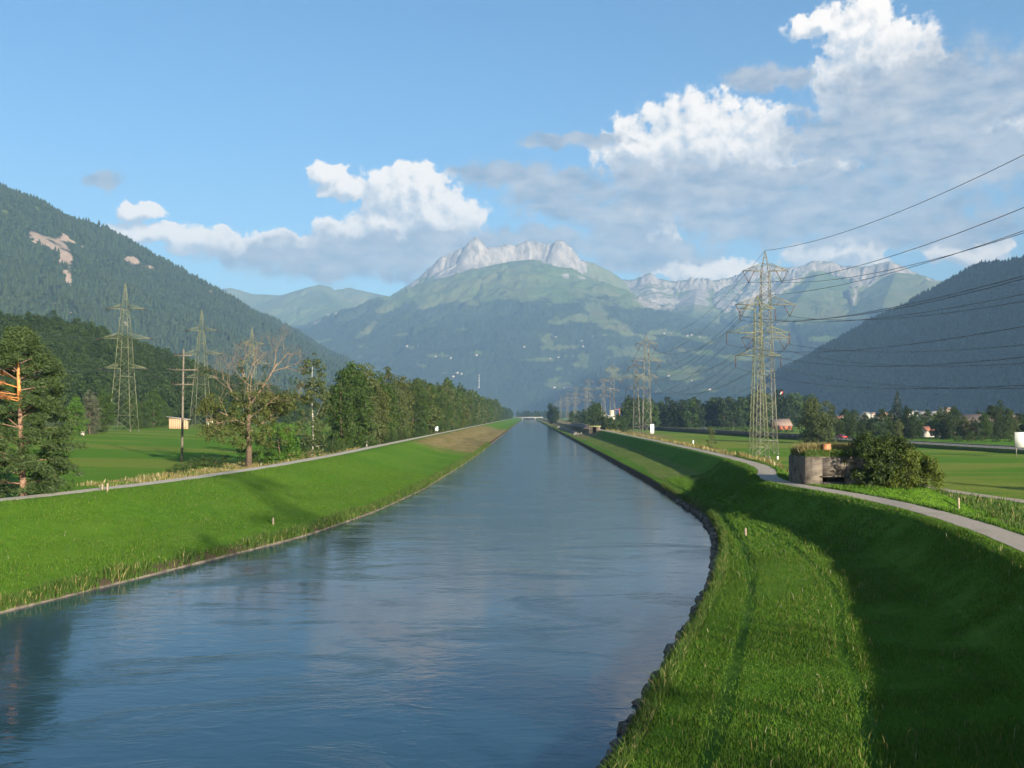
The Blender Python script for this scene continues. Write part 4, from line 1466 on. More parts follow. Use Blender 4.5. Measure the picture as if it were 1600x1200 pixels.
x, y = bank_points(270000, 22, 62, 'R', 1.25)
blades('grass', x, y, 0.1, 0.02, BLADE, 'short mown green grass on the right river bank')
x, y = bank_points(60000, 62, 140, 'R', 1.2)
blades('grass', x, y, 0.14, 0.05, BLADE, 'short mown green grass further along the right bank')
x, y = bank_points(130000, 44, 150, 'L', 1.3)
blades('grass', x, y, 0.12, 0.038, BLADE, 'short green grass on the left river bank')


def edge_points(n_, y0, y1, fn, lo, hi, pw=1.0, thr=0.0):
    y = y0 + (y1 - y0) * rng.random(n_) ** pw
    x = fn(y) + rng.uniform(lo, hi, n_)
    ok = fbm(y * 0.4, x * 0.2, 3) > thr - 0.5 * rng.random(n_)
    return x[ok], y[ok]


x, y = bank_points(2600, 22, 75, 'R', 1.2)
blades('weeds', x, y, 0.26, 0.016, STRAW, 'thin dry stalks scattered in the grass of the right bank', 0.5, 'weeds')
x, y = bank_points(1300, 46, 120, 'L', 1.2)
blades('weeds', x, y, 0.2, 0.02, STRAW, 'thin dry stalks scattered in the grass of the left bank', 0.5, 'weeds')
x, y = edge_points(16000, 22, 130, Rf, 0.1, 0.75, 1.4)
blades('bank_grass', x, y, 0.34, 0.03, BLADE_D, 'ragged rank grass overhanging the right water edge', 0.7)
x, y = edge_points(30000, 46, 330, Lf, -0.9, 0.12, 1.4)
blades('bank_grass', x, y, 0.4, 0.05, BLADE_D, 'ragged rank grass fringing the left water edge', 0.6)
x, y = edge_points(16000, 100, 200, PLf, -13, -3.0, 1.2, 0.3)
blades('bank_grass', x, y, 0.42, 0.06, STRAW, 'tall dry straw grass in the ditch behind the left path', 0.4)
x, y = edge_points(22000, 30, 140, lambda q: q * 0 + 39.3, -4.5, 7.0, 1.0, -0.1)
x, y = x[~((x < 36) & (y > 80) & (y < 100))], y[~((x < 36) & (y > 80) & (y < 100))]
blades('bank_grass', x, y, 0.5, 0.07, BLADE_D, 'rough dark grass in the ditch behind the right path', 0.5)
x, y = edge_points(12000, 125, 420, PRf, 1.6, 6.5, 1.3, -0.1)
blades('bank_grass', x, y, 0.7, 0.12, STRAW, 'dry brown grass along the landward edge of the right path', 0.4)
xs_, ys_ = rng.uniform(23, 38, 30000), rng.uniform(66, 106, 30000)
ks_ = (xs_ > PRf(ys_) + 1.15) & ~((xs_ > 24.1) & (xs_ < 31.7) & (ys_ > 88) & (ys_ < 93.8))
blades('grass', xs_[ks_], ys_[ks_], 0.2, 0.06, BLADE, 'grass growing round the foot of the bunker')
x, y = edge_points(9000, 30, 150, PRf, 1.1, 1.7, 1.3, -0.3)
blades('bank_grass', x, y, 0.2, 0.05, BLADE, 'grass verge beside the right path', 0.5)


# ------------------------------------------------------------------ stones along the water
STONE = simple_mat('bank_stone', (0.12, 0.105, 0.085), 0.5, 3, 0.9, 0.2, 0, 0.03)
KERB = simple_mat('edge_stone', (0.13, 0.11, 0.085), 0.6, 1.2, 0.9, 0.2, 0, 0.02)


def rock_mesh(name):
    import bmesh
    bm = bmesh.new()
    bmesh.ops.create_icosphere(bm, subdivisions=1, radius=0.5)
    for v in bm.verts:
        v.co *= rnd.uniform(0.72, 1.2)
    me = bpy.data.meshes.new(name)
    bm.to_mesh(me)
    bm.free()
    me.materials.append(STONE)
    return me


rocks = [rock_mesh('stone') for _ in range(6)]


def edge_strip(name, fn, sgn, mat, y1, wob):
    yy = ys[(ys > 15) & (ys < y1)]
    v = []
    for y in yy:
        e = float(fn(y))
        j = [wob * float(fbm(np.array([y * 1.3]), np.array([k * 5.0 + sgn]), 3)[0]) for k in range(4)]
        v += [(e - sgn * 0.25 + j[0], y, -0.5), (e - sgn * 0.12 + j[0], y, 0.06 + j[1]), (e + sgn * 0.1 + j[2], y, 0.13 + j[3] * 0.6), (e + sgn * 0.5, y, -0.1)]
    return tag(link(name, mesh_np(name, v, grid_faces(len(yy), 4), [mat])), kind='structure')


edge_strip('bank_edge', Lf, -1, KERB, 1500, 0.1)
redge = edge_strip('bank_edge', Rf, 1, STONE, 1500, 0.2)
for i in range(190):
    y = 22 + 90 * (i / 190.0) ** 1.15 + rnd.uniform(-0.1, 0.1)
    s_ = rnd.uniform(0.28, 0.62)
    link('stone', rocks[i % 6], redge, (float(Rf(y)) + rnd.uniform(-0.3, 0.15), y, rnd.uniform(0.0, 0.22)), (rnd.uniform(0, 3), rnd.uniform(0, 3), rnd.uniform(0, 6)), (s_ * rnd.uniform(0.9, 1.5), s_ * rnd.uniform(0.9, 1.5), s_ * 0.8))

# ------------------------------------------------------------------ pylons
STEEL = simple_mat('galvanised_steel', (0.14, 0.137, 0.105), 0.25, 0.8, 0.6, 0.4)
STEEL_G = simple_mat('greenish_steel', (0.125, 0.135, 0.075), 0.25, 0.8, 0.6, 0.4)
INSUL = simple_mat('insulator_glass', (0.07, 0.04, 0.03), 0.3, 2, 0.3, 0.5)
WIRE = simple_mat('wire', (0.05, 0.05, 0.055), 0.2, 1, 0.5, 0.4)
CONC = simple_mat('footing_concrete', (0.12, 0.115, 0.1), 0.2, 2)
unit = MB()
unit.box((0, 0, 0.5), (1, 1, 1))
_uv, _uf = unit.arrays()
UNIT = {}


def bar_obj(name, parent, a, b, wdt, mat):
    if mat.name not in UNIT:
        UNIT[mat.name] = mesh_np('bar', _uv, _uf, [mat])
    a, b = Vector(a), Vector(b)
    d = b - a
    q = d.to_track_quat('Z', 'Y')
    return link(name, UNIT[mat.name], parent, a, q.to_euler(), (wdt, wdt, d.length))


def pylon(name, loc, label, group, H, prof, arms, mat, detailed, panels, thick=1.0, vee=False, strain=False):
    """prof: (z, half width); arms: (z, half length, rise)"""
    t = thing(name, loc, label, 'pylon', group)
    pr = np.array(prof)
    hw = lambda z: float(np.interp(z, pr[:, 0], pr[:, 1]))
    cor = [(-1, -1), (1, -1), (1, 1), (-1, 1)]
    for sx, sy in cor:
        mb = MB()
        zz = [p[0] for p in prof]
        for i in range(len(zz) - 1):
            mb.bar((sx * hw(zz[i]), sy * hw(zz[i]), zz[i]), (sx * hw(zz[i + 1]), sy * hw(zz[i + 1]), zz[i + 1]), 0.125 * thick)
        mb.build('leg', mat, t)
        mb = MB()
        mb.box((sx * hw(0), sy * hw(0), -0.1), (0.38, 0.38, 0.7))
        mb.build('footing', CONC, t)
    zs = [0.0]
    top = arms[0][0]
    while zs[-1] < top - 0.8:
        zs.append(min(top, zs[-1] + max(1.15, hw(zs[-1]) * 2 * panels)))
    mbj = MB()
    for i in range(len(zs) - 1):
        a, b = zs[i], zs[i + 1]
        wa, wb = hw(a), hw(b)
        for k in range(4):
            c0, c1 = cor[k], cor[(k + 1) % 4]
            p0, p1 = (c0[0] * wa, c0[1] * wa, a), (c1[0] * wb, c1[1] * wb, b)
            p2, p3 = (c1[0] * wa, c1[1] * wa, a), (c0[0] * wb, c0[1] * wb, b)
            bars = [(p0, p1), (p2, p3)] if detailed else [(p0, p1) if (i + k) % 2 else (p2, p3)]
            for (u, v) in bars:
                if detailed:
                    bar_obj('brace', t, u, v, 0.05 * thick, mat)
                else:
                    mbj.bar(u, v, 0.085 * thick)
            if i % 3 == 0:
                mbj.bar(p3, p1, 0.075 * thick)
    if mbj.n:
        mbj.build('lattice', mat, t)
    mb = MB()
    for sx, sy in cor:
        mb.bar((sx * hw(top), sy * hw(top), top), (0, 0, H), 0.11 * thick)
    zz = top
    for f in (0.35, 0.65):
        z = top + (H - top) * f
        w_ = hw(top) * (1 - f)
        for k in range(4):
            c0, c1 = cor[k], cor[(k + 1) % 4]
            mb.bar((c0[0] * w_, c0[1] * w_, z), (c1[0] * w_, c1[1] * w_, z), 0.07 * thick)
    mb.build('peak', mat, t)
    pts = []
    for (z, hl, rise) in arms:
        for sd in (-1, 1):
            mb = MB()
            w0, w1 = hw(z), hw(min(z + rise, H - 0.5))
            tip = np.array((sd * hl, 0, z))
            for sy in (-1, 1):
                lo = np.array((sd * w0, sy * w0, z))
                up = np.array((sd * w1, sy * w1, z + rise))
                mb.bar(lo, tip, 0.11 * thick)
                mb.bar(up, tip, 0.09 * thick)
                for f in (0.3, 0.55, 0.78):
                    mb.bar(lo + (tip - lo) * f, up + (tip - up) * max(0, f - 0.18), 0.05 * thick)
                    mb.bar(lo + (tip - lo) * f, up + (tip - up) * min(1, f + 0.08), 0.05 * thick)
            for f in (0.3, 0.55, 0.78):
                lo0, lo1 = np.array((sd * w0, -w0, z)), np.array((sd * w0, w0, z))
                mb.bar(lo0 + (tip - lo0) * f, lo1 + (tip - lo1) * f, 0.05 * thick)
            mb.build('crossarm', mat, t)
            mb = MB()
            if strain:
                for sy in (-1, 1):
                    mb.tube([tip, tip + np.array((0, sy * 1.9, -0.3))], 0.1 * thick, 6)
                pts.append(Vector(tip + np.array((0, 0, -0.35))))
            elif vee:
                c = np.array((sd * (hl - 1.3), 0, z - 2.6))
                mb.tube([tip, c], 0.075 * thick, 6)
                mb.tube([np.array((sd * (hl - 2.6), 0, z)), c], 0.075 * thick, 6)
                pts.append(Vector(c))
            else:
                for k in range(7):
                    zk = z - 0.15 - k * 0.32
                    mb.tube([(tip[0], 0, zk), (tip[0], 0, zk - 0.12)], 0.17 * thick, 7)
                mb.tube([tip, tip + np.array((0, 0, -2.4))], 0.05 * thick, 5)
                pts.append(Vector((tip[0], 0, z - 2.4)))
            mb.build('insulator', INSUL, t)
    pts.append(Vector((0, 0, H)))
    return t, [p + Vector(loc) for p in pts]


def wires(rows_, sag, label, group, rad, names='power_line'):
    for k in range(len(rows_[0])):
        pl = []
        for i in range(len(rows_) - 1):
            a, b = rows_[i][k], rows_[i + 1][k]
            L_ = (b - a).length
            nseg = 26
            for j in range(nseg + (i == len(rows_) - 2)):
                f = j / nseg
                p = a + (b - a) * f
                pl.append((p.x, p.y, p.z - sag * (L_ / 240) ** 2 * 4 * f * (1 - f)))
        mb = MB()
        mb.tube(pl, rad, 4, False)
        o = mb.build(names, WIRE, None)
        tag(o, label, 'cable', group)


GA, GB, GL = 'shorter pylons of the right power line', 'tall pylons of the right power line', 'pylons in the left meadow'
profA = [(0, 1.7), (20.8, 0.85), (30.4, 0.62)]
armA = [(30.4, 3.6, 1.3), (25.5, 6.4, 1.9), (20.8, 4.6, 1.4)]
profB = [(0, 2.0), (18, 1.45), (33, 1.05), (40.5, 0.85)]
armB = [(40.5, 5.0, 1.7), (33.0, 6.6, 2.0), (25.6, 5.4, 1.7)]
rowA = [(46.5, -40, 33.2, 1), (47.2, 205, 33.2, 1), (49.4, 455, 33.2, 0), (48.5, 640, 33.2, 0), (48.5, 830, 33.2, 0), (48.5, 1030, 33.2, 0), (48.5, 1240, 33.2, 0), (48.5, 1460, 33.2, 0), (48.5, 1700, 33.2, 0)]
rowB = [(53.5, -30, 45, 1), (52.6, 221, 45, 1), (53.2, 447, 45, 0), (58.5, 690, 45, 0), (58, 950, 45, 0), (58, 1200, 45, 0), (58, 1450, 45, 0), (58, 1750, 45, 0)]
ptA, ptB, ptL = [], [], []
for i, (x, y, H, det) in enumerate(rowA):
    lab = ['short lattice pylon with hanging insulators standing in front of the tall pylon by the bunker', 'short lattice pylon with hanging insulators standing in front of the tall pylon by the bunker'][0] if i == 1 else \
          ('short lattice pylon beside the white field sign' if i == 2 else ('short lattice pylon standing behind the bridge end' if i == 0 else 'distant short lattice pylon in the row down the valley'))
    _, p_ = pylon('pylon', (x, y, gz(x, y)), lab, GA, H, profA, armA, STEEL_G if i == 1 else STEEL, det, 0.62 if det else 1.0, 1.0 if y < 300 else 1.35)
    ptA.append(p_)
for i, (x, y, H, det) in enumerate(rowB):
    lab = 'tallest lattice pylon with v shaped insulators behind the bunker' if i == 1 else \
          ('tall lattice pylon beside the white field sign' if i == 2 else ('tall lattice pylon standing behind the bridge end' if i == 0 else 'distant tall lattice pylon in the row down the valley'))
    _, p_ = pylon('pylon', (x, y, gz(x, y)), lab, GB, H, profB, armB, STEEL, det, 0.75 if det else 1.1, 1.05 if y < 300 else 1.35, vee=True)
    ptB.append(p_)
profL = [(0, 3.3), (19, 2.05), (28, 1.55), (37, 0.85)]
armL = [(37, 6.0, 1.4), (28, 8.0, 1.7), (19, 6.7, 1.3)]
for i, (x, y, det) in enumerate([(-121, 225, 1), (-122, 300, 1), (-124, 377, 1), (-125, 450, 0)]):
    if i == 0:
        base = Vector((x - 6, 40, 4))
        ptL.append([base + Vector((sd * hl, 0, z)) for (z, hl, _) in armL for sd in (-1, 1)] + [base + Vector((0, 0, 45))])
        continue
    z = max(gz(x, y), float(ridge_height(np.array([x * 1.0]), np.array([y * 1.0]), [(hill_r, 0.4, 0.2)])[0][0]))
    lab = ['', 'green lattice pylon with three arms standing in the meadow before the wooded hill', 'green lattice pylon standing beside the pale wooden shed', 'pylon hidden behind the half bare tree', 'pylon beyond the half bare tree in the wood'][i]
    _, p_ = pylon('pylon', (x, y, z), lab, GL, 45, profL, armL, STEEL_G, det, 0.72, 1.1 if det else 1.4, strain=True)
    ptL.append(p_)
wires(ptA[:5], 7.0, 'thin dark wire strung along the short pylons', 'wires of the short pylons', 0.035)
wires(ptB[:5], 8.0, 'thin dark wire strung along the tall pylons', 'wires of the tall pylons', 0.04)
wires(ptL, 4.0, 'thin wire strung along the left meadow pylons', 'wires of the left pylons', 0.035)

# ------------------------------------------------------------------ wooden pole in the meadow
POLEW = simple_mat('weathered_wood', (0.13, 0.11, 0.085), 0.3, 3)
q = (-52.5, 151.0)
t = thing('utility_pole', (q[0], q[1], gz(*q)), 'grey wooden utility pole with three crossarms in the left meadow', 'pole')
mb = MB()
mb.tube([(0, 0, -0.6), (0.05, 0, 6), (0.12, 0, 17.2)], [0.2, 0.17, 0.12], 10)
mb.build('post', POLEW, t, smooth=True)
for z, hl in ((16.2, 1.35), (14.0, 2.1), (11.8, 1.6)):
    mb = MB()
    mb.box((0.1, -0.17, z), (hl * 2, 0.12, 0.16))
    ca = mb.build('crossarm', POLEW, t)
    for sx in (-1, -0.5, 0.5, 1):
        m2 = MB()
        m2.tube([(0.1 + sx * (hl - 0.1), -0.17, z + 0.08), (0.1 + sx * (hl - 0.1), -0.17, z + 0.36)], [0.07, 0.05], 6)
        m2.build('insulator', INSUL, ca)

# ------------------------------------------------------------------ bunker
bm_, n, out = new_mat('board_marked_concrete')
p = n.node('ShaderNodeTexCoord').outputs['Object']
st = n.noise(n.mapping(p, (0.6, 0.6, 7)), 1.5, 5, 0.6)
bl = n.noise(p, 1.1, 6, 0.65)
c = n.mix(n.mapr(st, 0.3, 0.7), (0.1, 0.084, 0.068), (0.19, 0.16, 0.13))
c = n.mix(n.mapr(bl, 0.48, 0.66, 0, 0.85), c, (0.035, 0.03, 0.025))
principled(n, out, c, 0.95, n.bump(st, 0.6, 0.03), 0.1)
BX, BY, BZ = 24.3, 88.2, 3.45
t = thing('bunker', (BX, BY, BZ), 'old grey concrete bunker with grass growing on its roof beside the path', 'bunker')
Wd, Dp, Hh = 7.2, 5.4, 2.4


def slab(z0, z1, ins, name, mat, ch=0.45):
    mb = MB()
    o_ = [(-0.12 + ch, 0), (Wd, 0), (Wd, Dp), (0 + ch, Dp), (0, Dp - ch), (0, ch)]
    lo = [(x, y, z0) for x, y in o_]
    cx_, cy_ = Wd / 2, Dp / 2
    hi = [(x + (cx_ - x) * ins, y + (cy_ - y) * ins, z1) for x, y in o_]
    k = len(o_)
    mb.add(lo + hi, [(i, (i + 1) % k, k + (i + 1) % k, k + i) for i in range(k)] + [(k, k + 1, k + 2, k + 3), (k, k + 3, k + 4, k + 5)])
    return mb.build(name, mat, t)


# walls: front wall in courses round the firing slit
ch = 0.06
front = MB()
mbw = MB()
SL0, SL1, SZ0, SZ1 = 1.55, 3.6, 0.28, 0.72
for (x0, x1, z0, z1) in [(ch, SL0, -0.8, Hh), (SL1, Wd, -0.8, Hh), (SL0, SL1, -0.8, SZ0), (SL0, SL1, SZ1, Hh)]:
    front.box(((x0 + x1) / 2, 0.35, (z0 + z1) / 2), (x1 - x0, 0.7, z1 - z0))
front.build('front_wall', bm_, t)
mbw.add([(ch, 0, -0.8), (0, ch, -0.8), (0, ch, Hh), (ch, 0, Hh), (0, Dp - ch, -0.8), (0, Dp - ch, Hh), (ch, Dp, -0.8), (ch, Dp, Hh), (Wd, Dp, -0.8), (Wd, Dp, Hh), (Wd, 0.7, -0.8), (Wd, 0.7, Hh)],
        [(1, 0, 3, 2), (4, 1, 2, 5), (6, 4, 5, 7), (8, 6, 7, 9), (10, 8, 9, 11)])
mbw.build('side_wall', bm_, t)
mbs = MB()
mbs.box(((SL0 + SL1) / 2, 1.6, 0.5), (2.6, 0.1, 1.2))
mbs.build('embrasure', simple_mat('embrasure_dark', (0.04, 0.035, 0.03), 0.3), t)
mbs = MB()
mbs.box(((SL0 + SL1) / 2, -0.06, SZ1 + 0.07), (SL1 - SL0 + 0.3, 0.18, 0.1))
mbs.build('lintel', bm_, t)
SOD = simple_mat('roof_sod', (0.05, 0.075, 0.015), 0.5, 2, 0.95, 0.05, 0, 0.05)
slab(Hh, Hh + 0.12, -0.012, 'roof_slab', bm_)
slab(Hh + 0.12, Hh + 0.5, 0.16, 'roof_sod', SOD)
nb = 9000
bx_, by_ = rng.uniform(0.1, Wd - 0.1, nb), rng.uniform(0.05, Dp - 0.1, nb)
edge_in = np.minimum(np.minimum(bx_, Wd - bx_), np.minimum(by_, Dp - by_))
bz_ = Hh + 0.1 + np.clip(edge_in / 0.55, 0, 1) * 0.38
straw_ = (bx_ < 5.6) & (by_ > 1.6)


def roof_blades(sel, h, wdt, mat, name):
    x, y, z = bx_[sel], by_[sel], bz_[sel]
    k = len(x)
    a, hh = rng.uniform(0, 6.28, k), h * rng.uniform(0.5, 1.3, k)
    s_ = np.stack([np.cos(a), np.sin(a), np.zeros(k)], 1) * wdt / 2
    b0 = np.stack([x, y, z - 0.05], 1)
    tip = b0 + np.stack([rng.normal(size=k) * hh * 0.25, rng.normal(size=k) * hh * 0.25, hh], 1)
    v = np.stack([b0 - s_, b0 + s_, tip], 1).reshape(-1, 3)
    o = link(name, mesh_np(name, v, np.arange(3 * k).reshape(k, 3), [mat]), t)
    o['kind'] = 'stuff'


roof_blades(~straw_, 0.32, 0.05, BLADE_D, 'roof_grass')
roof_blades(straw_, 0.75, 0.05, STRAW, 'straw_grass')
mb = MB()
mb.box((2.35, 1.5, Hh + 0.75), (0.6, 0.6, 0.75))
mb.box((2.35, 1.5, Hh + 1.16), (0.68, 0.68, 0.08))
mb.build('vent_shaft', simple_mat('rusty_vent', (0.34, 0.15, 0.07), 0.35, 4), t)

# small pillbox further down the right dyke
q = (27.6, 414)
t = thing('pillbox', (q[0], q[1], gz(*q) - 0.1), 'small open concrete pillbox with mossy slab roof on the right dyke', 'bunker')
mb = MB(); mb.box((0, 0, 2.9), (5.2, 4.2, 0.45)); mb.build('roof', simple_mat('mossy_slab', (0.2, 0.2, 0.09), 0.3), t)
for x, w_ in ((-2.0, 0.5), (-1.2, 0.4), (1.4, 1.7)):
    mb = MB(); mb.box((x, -0.2, 1.3), (w_, 3.4, 2.75)); mb.build('pillar', bm_, t)
mb = MB(); mb.box((0, 1.6, 1.3), (4.4, 0.3, 2.75)); mb.build('back_wall', bm_, t)

# ------------------------------------------------------------------ posts and signs
POSTW = simple_mat('post_wood', (0.28, 0.22, 0.15), 0.2, 5)


def marker(px, py, h, label, wd=0.13):
    g = at_ground(px, py)
    t = thing('marker_post', (g.x, g.y, gz(g.x, g.y)), label, 'post', 'marker posts along the banks')
    mb = MB(); mb.box((0, 0, h / 2 - 0.15), (wd, wd, h + 0.3)); mb.build('post', POSTW, t)
    mb = MB()
    mb.add([(-wd / 2, -wd / 2, h), (wd / 2, -wd / 2, h), (wd / 2, wd / 2, h), (-wd / 2, wd / 2, h), (0, 0, h + 0.09)], [], [(0, 1, 4), (1, 2, 4), (2, 3, 4), (3, 0, 4)])
    mb.build('cap', POSTW, t)


marker(427, 820, 0.5, 'short pale wooden post in the left bank near the water')
marker(1165, 838, 0.55, 'short wooden post in the grass of the right bank')
marker(1498, 795, 0.8, 'pale wooden post between the right path and the ditch')
marker(160, 766, 0.45, 'shorter of two pale posts beside the gravel path')
marker(168, 768, 0.6, 'taller of two pale posts beside the gravel path')
WHITE = simple_mat('white_board', (0.6, 0.6, 0.57), 0.05, 1)


def billboard(px, base, Y, w_, h_, leg, label, rz, single=False):
    q = at_y(px, base, Y)
    t = thing('billboard', (q.x, q.y, gz(q.x, q.y)), label, 'sign', None, rz)
    mb = MB(); mb.box((0, 0, leg + h_ / 2), (w_, 0.12, h_)); mb.build('board', WHITE, t)
    mb = MB(); mb.box((-w_ / 2 - 0.04, 0, leg + h_ / 2), (0.07, 0.16, h_ + 0.06)); mb.box((w_ / 2 + 0.04, 0, leg + h_ / 2), (0.07, 0.16, h_ + 0.06)); mb.build('frame', STEEL, t)
    for sx in (-1, 1):
        mb = MB(); mb.box((sx * w_ * 0.3 - w_ * 0.12, 0.12, leg / 2 + 0.2), (0.16, 0.12, leg + 1.2)); mb.build('leg', STEEL, t)


billboard(1600, 717, 205, 3.4, 3.1, 2.0, 'large white billboard on two steel legs at the field edge by the road', -0.1)
billboard(1019, 679, 430, 1.9, 4.0, 0.8, 'tall white sign standing behind the paired pylons', 0.5)
q = at_ground(692, 676)
t = thing('notice_board', (-31.5, 345, gz(-31.5, 345)), 'pale blue notice board beside the gravel path under the trees', 'sign', None, 0.3)
mb = MB(); mb.box((0, 0, 1.6), (1.1, 0.1, 1.5)); mb.build('board', simple_mat('pale_blue_board', (0.5, 0.6, 0.66), 0.1), t)
for sx in (-0.45, 0.45):
    mb = MB(); mb.box((sx, 0.1, 0.85), (0.09, 0.09, 2.0)); mb.build('leg', POSTW, t)

# ------------------------------------------------------------------ buildings
ROOFS = [simple_mat('roof_tile_red', (0.28, 0.12, 0.075), 0.3, 0.6), simple_mat('roof_tile_brown', (0.2, 0.13, 0.095), 0.3, 0.6), simple_mat('roof_grey', (0.2, 0.19, 0.18), 0.3, 0.6)]
WALLS = [simple_mat('wall_white', (0.5, 0.47, 0.42), 0.08, 0.5), simple_mat('wall_cream', (0.45, 0.39, 0.3), 0.1, 0.5)]
GLASS = simple_mat('window_glass', (0.03, 0.035, 0.045), 0.2, 1, 0.15, 0.5)
WOODW = simple_mat('planks_pale', (0.36, 0.25, 0.15), 0.18, 4)


def house(name, loc, rz, w_, d_, h_, rh, wall, roof, label, group=None, cat='house', windows=True, over=0.5):
    t = thing(name, loc, label, cat, group, rz)
    mb = MB()
    x, y = w_ / 2, d_ / 2
    mb.add([(-x, -y, -1), (x, -y, -1), (x, y, -1), (-x, y, -1), (-x, -y, h_), (x, -y, h_), (x, y, h_), (-x, y, h_), (-x, 0, h_ + rh), (x, 0, h_ + rh)],
           [(0, 1, 5, 4), (2, 3, 7, 6), (1, 2, 6, 5), (3, 0, 4, 7)], [(5, 6, 9), (7, 4, 8)])
    mb.build('wall', wall, t)
    mb = MB()
    sl_ = rh / y
    ox, oy = x + over, y + over
    e = h_ - over * sl_ + 0.06
    th = 0.22
    mb.add([(-ox, -oy, e), (ox, -oy, e), (ox, 0, h_ + rh + 0.06), (-ox, 0, h_ + rh + 0.06), (-ox, oy, e), (ox, oy, e),
            (-ox, -oy, e + th), (ox, -oy, e + th), (ox, 0, h_ + rh + th + 0.06), (-ox, 0, h_ + rh + th + 0.06), (-ox, oy, e + th), (ox, oy, e + th)],
           [(3, 2, 1, 0), (5, 2, 3, 4), (6, 7, 8, 9), (9, 8, 11, 10), (0, 1, 7, 6), (4, 10, 11, 5), (0, 6, 9, 3), (3, 9, 10, 4), (1, 2, 8, 7), (2, 5, 11, 8)])
    mb.build('roof', roof, t)
    if windows:
        for i in range(max(2, int(w_ // 3))):
            for lv in range(max(1, int(h_ // 2.6))):
                mb = MB(); mb.box((-x + (i + 0.5) * w_ / max(2, int(w_ // 3)), -y - 0.02, 1.5 + lv * 2.6), (1.0, 0.1, 1.2)); mb.build('window', GLASS, t)
        mb = MB(); mb.box((x + 0.02, 0, 1.6), (0.1, 1.0, 1.2)); mb.build('window', GLASS, t)
        mb = MB(); mb.box((-x - 0.02, 0, 1.6), (0.1, 1.0, 1.2)); mb.build('window', GLASS, t)
    return t


# pale shed at the edge of the wood
q = at_y(280, 669, 352)
gzs = max(gz(q.x, q.y), q.z - 0.3)
t = thing('shed', (q.x, q.y, gzs), 'pale plank shed with a slanting roof at the edge of the wooded hill', 'shed', None, 0.12)
mb = MB()
mb.add([(-3.1, -2, -1), (3.1, -2, -1), (3.1, 2, -1), (-3.1, 2, -1), (-3.1, -2, 4.0), (3.1, -2, 3.2), (3.1, 2, 3.2), (-3.1, 2, 4.0)], [(1, 2, 6, 5), (2, 3, 7, 6), (3, 0, 4, 7), (0, 1, 5, 4)])
mb.build('wall', WOODW, t)
for i in range(9):
    mb = MB(); mb.box((-2.76 + i * 0.69, -2.03, 1.3), (0.64, 0.05, 4.2)); mb.build('plank', WOODW, t)
mb = MB()
mb.add([(-3.9, -2.7, 4.1), (3.9, -2.7, 3.1), (3.9, 2.7, 3.1), (-3.9, 2.7, 4.1), (-3.9, -2.7, 4.35), (3.9, -2.7, 3.35), (3.9, 2.7, 3.35), (-3.9, 2.7, 4.35)], [(3, 2, 1, 0), (4, 5, 6, 7), (0, 1, 5, 4), (1, 2, 6, 5), (2, 3, 7, 6), (3, 0, 4, 7)])
mb.build('roof', simple_mat('shed_roof', (0.25, 0.23, 0.21), 0.15), t)
q = at_y(328, 661, 420)
house('hut', (q.x, q.y, q.z - 0.2), 0.3, 2.6, 2.0, 1.3, 0.5, WALLS[1], ROOFS[0], 'tiny pinkish hut at the edge of the wood behind the pylon', None, 'hut', False, 0.3)
q = at_y(127, 674, 250)
house('hut', (q.x, q.y, q.z - 0.4), 0.1, 1.4, 1.4, 0.9, 0.4, WALLS[1], ROOFS[1], 'tiny pale hut under the trees beside the pine', None, 'hut', False, 0.3)

# barn with a red base
q = at_y(1220, 672, 600)
t = house('barn', (q.x, q.y, gz(q.x, q.y)), 0.15, 10.0, 9, 2.6, 3.6, simple_mat('barn_red', (0.3, 0.09, 0.05), 0.2), simple_mat('barn_roof', (0.21, 0.15, 0.12), 0.25, 0.8), 'low barn with brown hipped roof and orange red wall before the wood', None, 'barn')
q = at_y(1523, 692, 425)
house('barn', (q.x, q.y, gz(q.x, q.y)), -0.05, 18, 12, 4.2, 4.6, simple_mat('barn_dark', (0.1, 0.08, 0.065), 0.3), simple_mat('barn_dark_roof', (0.115, 0.088, 0.075), 0.3, 0.8), 'long dark brown barn roof behind the trees by the road', None, 'barn')
q = at_y(1452, 690, 400)
house('house', (q.x, q.y, gz(q.x, q.y)), 0.4, 7, 5, 2.6, 1.4, WALLS[0], ROOFS[0], 'small white house with red roof half hidden behind the road trees', None, 'house')

# village at the foot of the right mountain
VILL = 'houses of the village below the shaded mountain'
vb = [(1305, 652), (1317, 651), (1336, 649), (1348, 652), (1353, 649), (1363, 647), (1377, 651), (1381, 648), (1391, 649), (1394, 651), (1422, 646), (1430, 644), (1433, 646), (1440, 648), (1446, 644), (1444, 650), (1454, 651), (1458, 647), (1478, 645), (1583, 655), (1418, 648), (1386, 652), (1437, 645), (1342, 653), (1474, 651), (1310, 654), (1372, 653)]
for i, (x, y) in enumerate(vb):
    Y = 1420 + (651 - y) * 40 + rnd.uniform(-40, 40)
    q = at_y(x, y + 1.5, Y)
    big = 1.3 if (x, y) == (1478, 645) else rnd.uniform(0.55, 0.9)
    q.z += 2.5
    z = max(0.5, q.z - 5)
    rf = ROOFS[rnd.randrange(3)]
    lb = 'large pale house standing above the others at the village edge' if big == 1.3 else {0: 'white village house with red tile roof below the shaded mountain', 1: 'white village house with brown roof below the shaded mountain', 2: 'white village house with grey roof below the shaded mountain'}[ROOFS.index(rf)]
    house('house', (q.x, q.y, z), rnd.uniform(-0.9, 0.9), 11 * big, 9 * big, 6.5 * big + (q.z - z - 5), 3.4 * big, WALLS[i % 2 if big < 1.2 else 1], rf, lb, VILL, 'house', True)

